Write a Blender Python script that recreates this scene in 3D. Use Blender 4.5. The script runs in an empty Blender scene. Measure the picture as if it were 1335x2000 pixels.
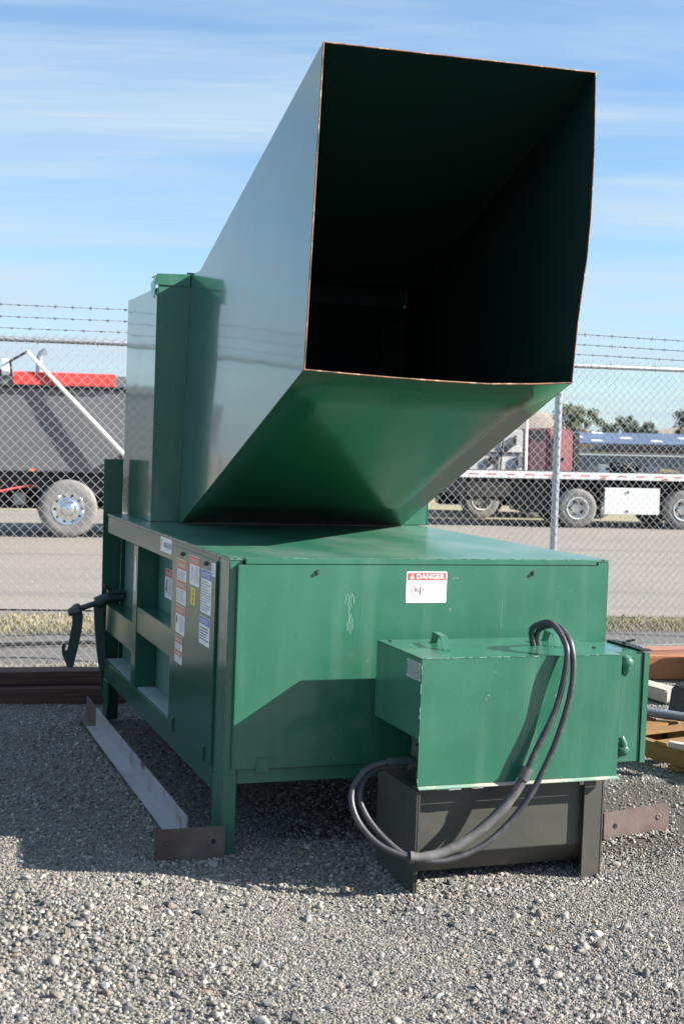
import bpy, bmesh, math, random
import numpy as np
from mathutils import Vector, Matrix, Euler

random.seed(7)
rng = np.random.default_rng(11)
sc = bpy.context.scene
COL = sc.collection
R = math.radians

# ------------------------------------------------------------------ camera
cam_d = bpy.data.cameras.new('camera')
cam = bpy.data.objects.new('camera', cam_d)
COL.objects.link(cam)
cam_d.sensor_fit = 'VERTICAL'
cam_d.sensor_height = 23.5
cam_d.lens = 23.5 * 2638.2 / 2000.0
cam_d.clip_start = 0.05
cam_d.clip_end = 4000
cam.matrix_world = (Matrix.Translation((0, 0, 1.65)) @ Matrix.Rotation(math.pi / 2 - 0.0498, 4, 'X')
                    @ Matrix.Rotation(0.0224, 4, 'Z'))
cam_d.dof.use_dof = True
cam_d.dof.focus_distance = 5.9
cam_d.dof.aperture_fstop = 3.8
sc.camera = cam

# ------------------------------------------------------------------ sun and sky
SUN_TRAVEL = Vector((-0.864, 0.087, -0.495)).normalized()
to_sun = -SUN_TRAVEL
sun_d = bpy.data.lights.new('sun', 'SUN')
sun_d.energy = 5.0
sun_d.angle = R(0.53)
sun_d.color = (1.0, 0.95, 0.87)
sun = bpy.data.objects.new('sun', sun_d)
COL.objects.link(sun)
sun.rotation_euler = SUN_TRAVEL.to_track_quat('-Z', 'Y').to_euler()
sun.location = to_sun * 40

world = bpy.data.worlds.new('World')
sc.world = world
world.use_nodes = True
wn, wl = world.node_tree.nodes, world.node_tree.links
wn.clear()
w_out = wn.new('ShaderNodeOutputWorld')
w_bg = wn.new('ShaderNodeBackground')
w_bg.inputs['Strength'].default_value = 0.052
sky = wn.new('ShaderNodeTexSky')
sky.sky_type = 'NISHITA'
sky.sun_disc = False
sky.sun_elevation = math.asin(to_sun.z)
sky.sun_rotation = math.atan2(to_sun.x, to_sun.y)
sky.altitude = 120
sky.air_density = 1.0
sky.dust_density = 0.4
sky.ozone_density = 2.2
tc = wn.new('ShaderNodeTexCoord')
sep = wn.new('ShaderNodeSeparateXYZ')
wl.new(tc.outputs['Generated'], sep.inputs[0])


def wmath(op, a, b=None, clamp=False):
    n = wn.new('ShaderNodeMath'); n.operation = op; n.use_clamp = clamp
    for i, v in enumerate((a, b)):
        if v is None: continue
        if isinstance(v, (int, float)): n.inputs[i].default_value = v
        else: wl.new(v, n.inputs[i])
    return n.outputs[0]


zc = wmath('MAXIMUM', sep.outputs['Z'], 0.0)
den = wmath('ADD', zc, 0.10)
px = wmath('DIVIDE', sep.outputs['X'], den)
py = wmath('DIVIDE', sep.outputs['Y'], den)
comb = wn.new('ShaderNodeCombineXYZ')
wl.new(px, comb.inputs[0]); wl.new(py, comb.inputs[1])


def wnoise(scale_vec, rot, scale, detail, rough, dist, lo, hi):
    mp = wn.new('ShaderNodeMapping')
    mp.inputs['Scale'].default_value = scale_vec
    mp.inputs['Rotation'].default_value = (0, 0, rot)
    wl.new(comb.outputs[0], mp.inputs[0])
    nz = wn.new('ShaderNodeTexNoise')
    nz.inputs['Scale'].default_value = scale
    nz.inputs['Detail'].default_value = detail
    nz.inputs['Roughness'].default_value = rough
    nz.inputs['Distortion'].default_value = dist
    wl.new(mp.outputs[0], nz.inputs['Vector'])
    mr = wn.new('ShaderNodeMapRange'); mr.interpolation_type = 'SMOOTHSTEP'
    mr.inputs['From Min'].default_value = lo; mr.inputs['From Max'].default_value = hi
    wl.new(nz.outputs['Fac'], mr.inputs['Value'])
    return mr.outputs[0]


c1 = wnoise((0.45, 1.15, 1), R(-10), 0.85, 6, 0.55, 0.5, 0.36, 0.62)      # broad veils
c2 = wnoise((0.55, 3.6, 1), R(14), 1.7, 9, 0.62, 0.9, 0.47, 0.78)    # streaks
c3 = wnoise((1.2, 6.0, 1), R(-22), 2.2, 10, 0.66, 1.4, 0.46, 0.80)   # fibres
cs = wmath('ADD', wmath('ADD', 0.07, wmath('MULTIPLY', c1, 0.68)), wmath('MULTIPLY', c2, 0.30))
cs = wmath('ADD', cs, wmath('MULTIPLY', wmath('MULTIPLY', c3, c1), 0.35), clamp=True)
lowhaze = wmath('MULTIPLY', wmath('SUBTRACT', 1.0, wmath('MULTIPLY', zc, 4.2, clamp=True)), 0.34)
fac = wmath('ADD', cs, lowhaze, clamp=True)
mix = wn.new('ShaderNodeMix'); mix.data_type = 'RGBA'
mix.inputs['B'].default_value = (4.3, 5.35, 6.3, 1)
wl.new(fac, mix.inputs['Factor'])
tint = wn.new('ShaderNodeMix'); tint.data_type = 'RGBA'; tint.blend_type = 'MULTIPLY'
tint.inputs['Factor'].default_value = 1.0
tint.inputs['B'].default_value = (0.98, 1.22, 1.40, 1)
wl.new(sky.outputs[0], tint.inputs['A'])
wl.new(tint.outputs['Result'], mix.inputs['A'])
wl.new(mix.outputs['Result'], w_bg.inputs['Color'])
wl.new(w_bg.outputs[0], w_out.inputs[0])

sc.view_settings.view_transform = 'Standard'
sc.view_settings.look = 'None'
sc.view_settings.gamma = 1.0
sc.view_settings.use_curve_mapping = False
sc.view_settings.exposure = 1.5
sc.cycles.max_bounces = 8
sc.cycles.glossy_bounces = 5
sc.cycles.diffuse_bounces = 4

# ------------------------------------------------------------------ helpers
class MB:
    """Collects shapes and links them as ONE mesh object."""
    def __init__(s):
        s.v, s.f, s.sm = [], [], []

    def add(s, vs, fs, smooth=False):
        b = len(s.v)
        s.v += [tuple(map(float, p)) for p in vs]
        for f in fs:
            s.f.append([b + i for i in f]); s.sm.append(smooth)
        return s

    def box(s, x0, x1, y0, y1, z0, z1):
        vs = [(x, y, z) for x in (x0, x1) for y in (y0, y1) for z in (z0, z1)]
        fs = [(0, 1, 3, 2), (4, 6, 7, 5), (0, 4, 5, 1), (2, 3, 7, 6), (0, 2, 6, 4), (1, 5, 7, 3)]
        return s.add(vs, fs)

    def prism(s, poly, ext):
        """poly: planar 3D points, ext: extrusion vector."""
        n = len(poly); e = Vector(ext)
        vs = [Vector(p) for p in poly] + [Vector(p) + e for p in poly]
        fs = [tuple(range(n))[::-1], tuple(range(n, 2 * n))]
        for i in range(n):
            j = (i + 1) % n
            fs.append((i, j, n + j, n + i))
        return s.add(vs, fs)

    def tube(s, pts, r, n=8, cap=True, smooth=True):
        P = [Vector(p) for p in pts]
        rr = r if isinstance(r, (list, tuple)) else [r] * len(P)
        up = Vector((0.137, 0.213, 0.967))
        d0 = (P[1] - P[0]).normalized()
        if abs(d0.dot(up)) > 0.95: up = Vector((0.95, 0.2, 0.1))
        nrm = (up - d0 * up.dot(d0)).normalized()
        vs, fs = [], []
        for i, p in enumerate(P):
            a = P[max(i - 1, 0)]; b = P[min(i + 1, len(P) - 1)]
            d = (b - a).normalized()
            nrm = (nrm - d * nrm.dot(d)).normalized()
            bi = d.cross(nrm)
            for k in range(n):
                t = 2 * math.pi * k / n
                vs.append(p + (nrm * math.cos(t) + bi * math.sin(t)) * rr[i])
        for i in range(len(P) - 1):
            for k in range(n):
                k2 = (k + 1) % n
                fs.append((i * n + k, i * n + k2, (i + 1) * n + k2, (i + 1) * n + k))
        s.add(vs, fs, smooth)
        if cap:
            m = (len(P) - 1) * n
            s.add(vs[:n], [tuple(range(n))[::-1]]); s.add(vs[m:], [tuple(range(n))])
        return s

    def lathe(s, prof, c, axis, n=24, smooth=True):
        """prof: (offset along axis, radius) list."""
        ax = Vector(axis).normalized()
        u = ax.orthogonal().normalized(); w = ax.cross(u); c = Vector(c)
        vs, fs = [], []
        for (h, r) in prof:
            for k in range(n):
                t = 2 * math.pi * k / n
                vs.append(c + ax * h + (u * math.cos(t) + w * math.sin(t)) * r)
        for i in range(len(prof) - 1):
            for k in range(n):
                k2 = (k + 1) % n
                fs.append((i * n + k, i * n + k2, (i + 1) * n + k2, (i + 1) * n + k))
        return s.add(vs, fs, smooth)

    def disc_cyl(s, c, axis, r, h0, h1, n=16):
        s.lathe([(h0, 1e-4), (h0, r), (h1, r), (h1, 1e-4)], c, axis, n, False)
        return s

    def build(s, name, mat, parent=None, off=(0, 0, 0), bevel=0.0, solid=0.0, solid_off=0.0):
        o = Vector(off)
        me = bpy.data.meshes.new(name)
        me.from_pydata([Vector(p) - o for p in s.v], [], s.f)
        me.polygons.foreach_set('use_smooth', s.sm)
        bm = bmesh.new(); bm.from_mesh(me)
        bmesh.ops.recalc_face_normals(bm, faces=bm.faces)
        if bevel:
            es = [e for e in bm.edges if len(e.link_faces) == 2 and e.calc_face_angle(0) > 0.5]
            bmesh.ops.bevel(bm, geom=es, offset=bevel, segments=2, affect='EDGES', clamp_overlap=True)
        bm.to_mesh(me); bm.free()
        me.materials.append(mat)
        ob = bpy.data.objects.new(name, me)
        COL.objects.link(ob)
        if parent: ob.parent = parent
        if solid:
            md = ob.modifiers.new('plate', 'SOLIDIFY'); md.thickness = solid; md.offset = solid_off
        return ob


def tag(o, label=None, cat=None, group=None, kind=None):
    for k, v in (('label', label), ('category', cat), ('group', group), ('kind', kind)):
        if v: o[k] = v
    return o


def empty(name, loc, rot=(0, 0, 0), label=None, cat=None, group=None):
    o = bpy.data.objects.new(name, None); COL.objects.link(o)
    o.empty_display_size = 0.1
    o.location = loc; o.rotation_euler = rot
    return tag(o, label, cat, group)


def copy_tree(o, parent=None):
    c = o.copy(); COL.objects.link(c); c.parent = parent
    for ch in list(o.children): copy_tree(ch, c)
    return c


def smooth_path(pts, sub=8):
    P = [Vector(p) for p in pts]
    out = []
    for i in range(len(P) - 1):
        p0 = P[max(i - 1, 0)]; p1 = P[i]; p2 = P[i + 1]; p3 = P[min(i + 2, len(P) - 1)]
        for k in range(sub):
            t = k / sub
            out.append(0.5 * ((2 * p1) + (p2 - p0) * t + (2 * p0 - 5 * p1 + 4 * p2 - p3) * t * t
                              + (3 * p1 - p0 - 3 * p2 + p3) * t ** 3))
    out.append(P[-1])
    return out


# ------------------------------------------------------------------ materials
def material(name, base, rough=0.5, metal=0.0, coat=0.0, coat_rough=0.05, ior=1.5, layers=(), bumps=(), rough_var=None):
    """layers: (colour, noise scale (vec or number), lo, hi, amount, detail); bumps: (scale, strength, distance)."""
    m = bpy.data.materials.new(name); m.use_nodes = True
    n, l = m.node_tree.nodes, m.node_tree.links
    b = n['Principled BSDF']
    b.inputs['Roughness'].default_value = rough
    b.inputs['Metallic'].default_value = metal
    b.inputs['IOR'].default_value = ior
    b.inputs['Coat Weight'].default_value = coat
    b.inputs['Coat Roughness'].default_value = coat_rough
    t = n.new('ShaderNodeTexCoord')

    def noise(sc_, detail, rgh=0.6, dist=0.0):
        vec = t.outputs['Object']
        nz = n.new('ShaderNodeTexNoise')
        nz.inputs['Detail'].default_value = detail
        nz.inputs['Roughness'].default_value = rgh
        nz.inputs['Distortion'].default_value = dist
        if isinstance(sc_, (tuple, list)):
            mp = n.new('ShaderNodeMapping'); mp.inputs['Scale'].default_value = sc_
            l.new(vec, mp.inputs[0]); vec = mp.outputs[0]
            nz.inputs['Scale'].default_value = 1.0
        else:
            nz.inputs['Scale'].default_value = sc_
        l.new(vec, nz.inputs['Vector'])
        return nz.outputs['Fac']

    col = None
    for (c, s_, lo, hi, amt, det) in layers:
        f = noise(s_, det)
        mr = n.new('ShaderNodeMapRange'); mr.interpolation_type = 'SMOOTHSTEP'
        mr.inputs['From Min'].default_value = lo; mr.inputs['From Max'].default_value = hi
        mr.inputs['To Max'].default_value = amt
        l.new(f, mr.inputs['Value'])
        mx = n.new('ShaderNodeMix'); mx.data_type = 'RGBA'
        if col is None: mx.inputs['A'].default_value = (*base, 1)
        else: l.new(col, mx.inputs['A'])
        mx.inputs['B'].default_value = (*c, 1)
        l.new(mr.outputs[0], mx.inputs['Factor'])
        col = mx.outputs['Result']
    if col is None: b.inputs['Base Color'].default_value = (*base, 1)
    else: l.new(col, b.inputs['Base Color'])
    prev = None
    for (s_, st, di) in bumps:
        bp = n.new('ShaderNodeBump')
        bp.inputs['Strength'].default_value = st; bp.inputs['Distance'].default_value = di
        l.new(noise(s_, 3), bp.inputs['Height'])
        if prev is not None: l.new(prev, bp.inputs['Normal'])
        prev = bp.outputs[0]
    if prev is not None:
        l.new(prev, b.inputs['Normal'])
        if coat: l.new(prev, b.inputs['Coat Normal'])
    if rough_var:
        s_, r0, r1 = rough_var
        mr = n.new('ShaderNodeMapRange')
        mr.inputs['From Min'].default_value = 0.3; mr.inputs['From Max'].default_value = 0.7
        mr.inputs['To Min'].default_value = r0; mr.inputs['To Max'].default_value = r1
        l.new(noise(s_, 4), mr.inputs['Value']); l.new(mr.outputs[0], b.inputs['Roughness'])
    return m


GREEN = (0.017, 0.112, 0.066)
M = {}
M['green'] = material('green_paint', GREEN, 0.3, coat=0.6, coat_rough=0.12, ior=1.5,
                      layers=[((0.030, 0.145, 0.092), 2.2, 0.3, 0.7, 0.8, 3),
                              ((0.10, 0.20, 0.155), (14, 14, 1.2), 0.45, 0.85, 0.45, 7),
                              ((0.13, 0.17, 0.13), (1.1, 1.1, 1.6), 0.52, 0.75, 0.35, 8),
                              ((0.26, 0.25, 0.2), 38, 0.69, 0.76, 0.5, 3), ((0.05, 0.03, 0.02), 55, 0.72, 0.76, 0.7, 2)],
                      bumps=[(1.6, 0.12, 0.03), (60, 0.03, 0.004)], rough_var=(3.0, 0.24, 0.42))
M['green_gloss'] = material('glossy_green_paint', (0.012, 0.10, 0.075), 0.2, coat=0.75, coat_rough=0.06, ior=1.5,
                            layers=[((0.018, 0.14, 0.07), 2.0, 0.35, 0.7, 0.6, 3),
                                    ((0.16, 0.2, 0.16), (3, 3, 26), 0.68, 0.82, 0.18, 6)],
                            bumps=[(0.75, 0.14, 0.05), (6, 0.02, 0.01)])
M['green_top'] = material('weathered_green_top_paint', (0.028, 0.145, 0.09), 0.36, coat=0.35, coat_rough=0.2, ior=1.5,
                          layers=[((0.17, 0.24, 0.20), (2.5, 1.2, 2), 0.38, 0.72, 0.7, 6), ((0.28, 0.25, 0.2), 22, 0.66, 0.78, 0.3, 4)],
                          bumps=[(0.8, 0.05, 0.02)])
M['dust_tray'] = material('dust_filmed_green_paint', (0.34, 0.41, 0.42), 0.6, layers=[((0.17, 0.25, 0.23), 6, 0.4, 0.7, 0.7, 5)])
M['green_pocket'] = material('dusty_matt_green_paint', (0.045, 0.15, 0.115), 0.5, layers=[((0.09, 0.19, 0.16), (3, 3, 1.5), 0.4, 0.7, 0.7, 6),
                             ((0.15, 0.2, 0.18), (12, 12, 2), 0.58, 0.75, 0.4, 6)], bumps=[(2, 0.1, 0.02)])
M['green_side'] = material('satin_green_paint', (0.018, 0.088, 0.056), 0.2, ior=1.45,
                           layers=[((0.035, 0.11, 0.08), (2, 2, 7), 0.45, 0.75, 0.5, 4),
                                   ((0.22, 0.22, 0.18), 30, 0.72, 0.8, 0.25, 4)],
                           bumps=[(1.4, 0.12, 0.03)])
M['green_inside'] = material('shade_dark_scuffed_green', (0.0038, 0.020, 0.0165), 0.7, ior=1.22,  # base colour darkened to carry the shade inside the chute; scuffs layered over
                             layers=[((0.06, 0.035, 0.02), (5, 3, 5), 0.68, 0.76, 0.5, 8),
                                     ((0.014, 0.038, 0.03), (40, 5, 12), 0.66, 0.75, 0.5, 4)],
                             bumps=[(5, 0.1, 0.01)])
M['green_under'] = material('chute_underside_green_paint', (0.011, 0.092, 0.040), 0.27, coat=0.35, coat_rough=0.14, ior=1.42,
                            layers=[((0.02, 0.13, 0.055), (26, 3, 3), 0.52, 0.8, 0.4, 6),
                                    ((0.18, 0.10, 0.05), (3, 24, 24), 0.70, 0.76, 0.5, 5)],
                            bumps=[(1.2, 0.1, 0.03), (40, 0.05, 0.004)])
M['dirty_green'] = material('dirt_covered_green_paint', (0.042, 0.046, 0.038), 0.5,
                            layers=[((0.085, 0.077, 0.064), (1.5, 1.5, 3), 0.30, 0.7, 0.8, 7),
                                    ((0.16, 0.11, 0.08), (3, 3, 6), 0.55, 0.8, 0.4, 7),
                                    ((0.03, 0.03, 0.025), 90, 0.68, 0.74, 0.6, 2)],
                            bumps=[(30, 0.15, 0.004)])
M['rust_edge'] = material('raw_rusty_edge', (0.25, 0.105, 0.05), 0.7,
                          layers=[((0.48, 0.36, 0.25), 26, 0.52, 0.64, 0.8, 5), ((0.05, 0.03, 0.02), 9, 0.48, 0.6, 0.85, 5)])
M['rust'] = material('rusty_steel', (0.075, 0.05, 0.044), 0.7,
                     layers=[((0.12, 0.062, 0.042), 9, 0.4, 0.65, 0.6, 6), ((0.17, 0.145, 0.135), 4, 0.42, 0.72, 0.6, 5)],
                     bumps=[(60, 0.25, 0.003)])
M['dark_steel'] = material('dark_green_steel', (0.032, 0.055, 0.05), 0.42,
                           layers=[((0.08, 0.08, 0.075), 14, 0.5, 0.75, 0.6, 4)], bumps=[(45, 0.15, 0.003)])
M['black'] = material('black_paint', (0.012, 0.012, 0.013), 0.5)
M['rubber'] = material('black_hose_rubber', (0.035, 0.036, 0.042), 0.42,
                       layers=[((0.12, 0.115, 0.11), 14, 0.45, 0.75, 0.55, 5)], bumps=[(120, 0.15, 0.002)])
M['sleeve'] = material('braided_sleeve', (0.075, 0.073, 0.075), 0.7,
                       layers=[((0.16, 0.15, 0.14), 18, 0.4, 0.7, 0.7, 5)], bumps=[(220, 0.4, 0.002)])
M['white_steel'] = material('grey_white_painted_steel', (0.30, 0.30, 0.32), 0.45,
                            layers=[((0.20, 0.105, 0.065), (1.6, 9, 9), 0.54, 0.66, 0.9, 7),
                                    ((0.40, 0.40, 0.42), 5, 0.4, 0.7, 0.6, 3),
                                    ((0.09, 0.045, 0.03), (3, 3, 3), 0.66, 0.70, 0.9, 4)], bumps=[(25, 0.08, 0.004)])
M['galv'] = material('galvanised_steel', (0.50, 0.52, 0.55), 0.42, metal=0.75,
                     layers=[((0.36, 0.38, 0.42), 26, 0.4, 0.65, 0.7, 4)])
M['wire'] = material('galvanised_wire', (0.30, 0.305, 0.32), 0.5, metal=0.3)
M['barb'] = material('weathered_wire', (0.16, 0.16, 0.18), 0.5, metal=0.5)
M['white'] = material('white_vinyl', (0.80, 0.80, 0.79), 0.35, layers=[((0.68, 0.68, 0.66), 20, 0.5, 0.8, 0.4, 4)])
M['red_ink'] = material('red_print', (0.66, 0.09, 0.08), 0.4)
M['orange_ink'] = material('orange_print', (0.62, 0.17, 0.06), 0.4)
M['blue_ink'] = material('blue_print', (0.10, 0.19, 0.52), 0.4)
M['yellow_ink'] = material('yellow_vinyl', (0.80, 0.58, 0.03), 0.4)
M['grey_ink'] = material('grey_print', (0.30, 0.32, 0.36), 0.5)
M['black_ink'] = material('black_print', (0.03, 0.03, 0.035), 0.5)
M['plate_metal'] = material('dull_aluminium_plate', (0.36, 0.37, 0.35), 0.55, metal=0.3,
                            layers=[((0.2, 0.21, 0.2), 40, 0.45, 0.7, 0.5, 4)])
M['bolt'] = material('bolt_zinc', (0.10, 0.14, 0.12), 0.35, metal=0.6)
M['chip'] = material('bare_paint_chip', (0.17, 0.31, 0.25), 0.5)
M['scratch'] = material('bare_scratch', (0.13, 0.26, 0.20), 0.6)
M['tyre'] = material('dusty_tyre_rubber', (0.05, 0.05, 0.052), 0.8,
                     layers=[((0.17, 0.16, 0.15), 4, 0.4, 0.7, 0.7, 4)], bumps=[(25, 0.3, 0.01)])
M['tyre_side'] = material('dusty_grey_tyre_rubber', (0.16, 0.155, 0.15), 0.85,
                     layers=[((0.25, 0.24, 0.225), 4, 0.4, 0.7, 0.7, 4)], bumps=[(25, 0.3, 0.01)])
M['chrome'] = material('polished_aluminium', (0.80, 0.82, 0.84), 0.16, metal=1.0, bumps=[(6, 0.1, 0.01)])
M['rim_white'] = material('white_painted_rim', (0.62, 0.62, 0.60), 0.5, layers=[((0.3, 0.26, 0.2), 8, 0.5, 0.75, 0.6, 4)])
M['hull'] = material('grey_trailer_paint', (0.125, 0.127, 0.14), 0.45,
                     layers=[((0.10, 0.10, 0.11), (0.8, 2, 2.5), 0.45, 0.7, 0.6, 6), ((0.25, 0.24, 0.23), 3, 0.55, 0.8, 0.4, 6)],
                     bumps=[(1.5, 0.15, 0.05)])
M['under'] = material('greasy_chassis_black', (0.018, 0.018, 0.02), 0.6, layers=[((0.07, 0.065, 0.06), 5, 0.55, 0.75, 0.6, 4)])
M['red'] = material('red_tarp', (0.62, 0.045, 0.04), 0.5, layers=[((0.5, 0.08, 0.06), 3, 0.4, 0.7, 0.5, 3)], bumps=[(5, 0.3, 0.05)])
M['maroon'] = material('faded_red_cab_paint', (0.27, 0.085, 0.095), 0.6,
                       layers=[((0.46, 0.17, 0.17), 1.6, 0.4, 0.7, 0.6, 4)])
M['maroon_dark'] = material('dark_maroon_paint', (0.09, 0.03, 0.045), 0.6)
M['white_paint'] = material('white_paint', (0.82, 0.82, 0.80), 0.45, layers=[((0.66, 0.64, 0.6), 4, 0.5, 0.8, 0.4, 5)])
M['silver'] = material('dusty_silver_paint', (0.50, 0.49, 0.48), 0.5, layers=[((0.30, 0.29, 0.28), 3, 0.45, 0.7, 0.6, 5)])
M['pickup'] = material('slate_grey_car_paint', (0.17, 0.19, 0.23), 0.3, coat=0.5, layers=[((0.16, 0.17, 0.19), 3, 0.5, 0.8, 0.5, 4)])
M['glass'] = material('dark_window_glass', (0.015, 0.02, 0.025), 0.06, ior=1.5)
M['blue_roof'] = material('blue_sheet_roof', (0.06, 0.095, 0.17), 0.7, layers=[((0.11, 0.17, 0.27), 0.4, 0.4, 0.7, 0.6, 3)])
M['tan_wall'] = material('tan_sheet_wall', (0.42, 0.34, 0.22), 0.7)
M['blue_grey'] = material('faded_blue_grey_paint', (0.10, 0.13, 0.17), 0.7, layers=[((0.14, 0.165, 0.20), 0.6, 0.4, 0.7, 0.6, 4)])
M['tie'] = material('creosoted_timber', (0.06, 0.028, 0.021), 0.85,
                    layers=[((0.12, 0.06, 0.04), (1.2, 12, 22), 0.4, 0.7, 0.8, 6)], bumps=[((1.5, 14, 40), 0.7, 0.012)])
M['red_wood'] = material('weathered_red_brown_timber', (0.27, 0.12, 0.085), 0.8,
                         layers=[((0.36, 0.19, 0.14), (1.2, 12, 22), 0.4, 0.7, 0.8, 6)], bumps=[((1.5, 14, 40), 0.6, 0.01)])
M['orange_wood'] = material('orange_painted_beam', (0.30, 0.12, 0.05), 0.65,
                            layers=[((0.42, 0.15, 0.05), (1.5, 9, 12), 0.45, 0.72, 0.7, 6), ((0.38, 0.2, 0.095), 5, 0.5, 0.8, 0.5, 4)],
                            bumps=[(20, 0.2, 0.006)])
M['grey_wood'] = material('bleached_timber', (0.42, 0.36, 0.31), 0.85,
                          layers=[((0.30, 0.25, 0.21), (2, 20, 30), 0.4, 0.7, 0.7, 6)], bumps=[((2, 20, 50), 0.5, 0.006)])
M['yellow_wood'] = material('yellow_brown_pallet_board', (0.22, 0.115, 0.035), 0.75,
                            layers=[((0.16, 0.08, 0.035), (2, 9, 12), 0.42, 0.68, 0.8, 6), ((0.34, 0.2, 0.06), 6, 0.5, 0.75, 0.6, 4)],
                            bumps=[(30, 0.3, 0.006)])
M['red_metal'] = material('chipped_red_paint', (0.28, 0.055, 0.035), 0.5, layers=[((0.16, 0.06, 0.035), 10, 0.5, 0.7, 0.7, 6)])
M['pipe_grey'] = material('blue_grey_pipe', (0.13, 0.15, 0.18), 0.5, layers=[((0.12, 0.11, 0.1), 8, 0.5, 0.75, 0.6, 5)])
M['bark'] = material('bark', (0.10, 0.075, 0.055), 0.9)
M['leaf_a'] = material('grey_green_leaves', (0.13, 0.155, 0.095), 0.7, layers=[((0.18, 0.20, 0.13), 0.6, 0.4, 0.65, 0.7, 3)])
M['leaf_b'] = material('deep_green_leaves', (0.085, 0.115, 0.075), 0.7, layers=[((0.13, 0.155, 0.10), 0.6, 0.4, 0.65, 0.7, 3)])
M['hill'] = material('dry_hill', (0.30, 0.24, 0.19), 0.95, layers=[((0.2, 0.17, 0.14), 0.03, 0.4, 0.65, 0.8, 6)])
M['asphalt'] = material('worn_pale_asphalt', (0.215, 0.188, 0.162), 0.95,
                        layers=[((0.165, 0.15, 0.135), 0.35, 0.4, 0.7, 0.6, 6), ((0.29, 0.265, 0.24), 14, 0.5, 0.75, 0.6, 3), ((0.13, 0.12, 0.11), (0.05, 1.1, 1), 0.52, 0.66, 0.5, 5),
                                ((0.11, 0.10, 0.095), 0.9, 0.64, 0.72, 0.5, 6),
                                ((0.10, 0.09, 0.085), 26, 0.62, 0.75, 0.6, 2)], bumps=[(40, 0.3, 0.01)])
M['field'] = material('dry_grass_field', (0.27, 0.235, 0.14), 0.95, layers=[((0.20, 0.18, 0.105), 0.3, 0.4, 0.65, 0.8, 6)])
M['grass'] = material('dry_grass', (0.34, 0.295, 0.18), 0.85, layers=[((0.22, 0.22, 0.11), 1.3, 0.42, 0.6, 0.9, 3),
                                                                      ((0.33, 0.25, 0.155), 3.1, 0.5, 0.7, 0.8, 3)])


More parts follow.
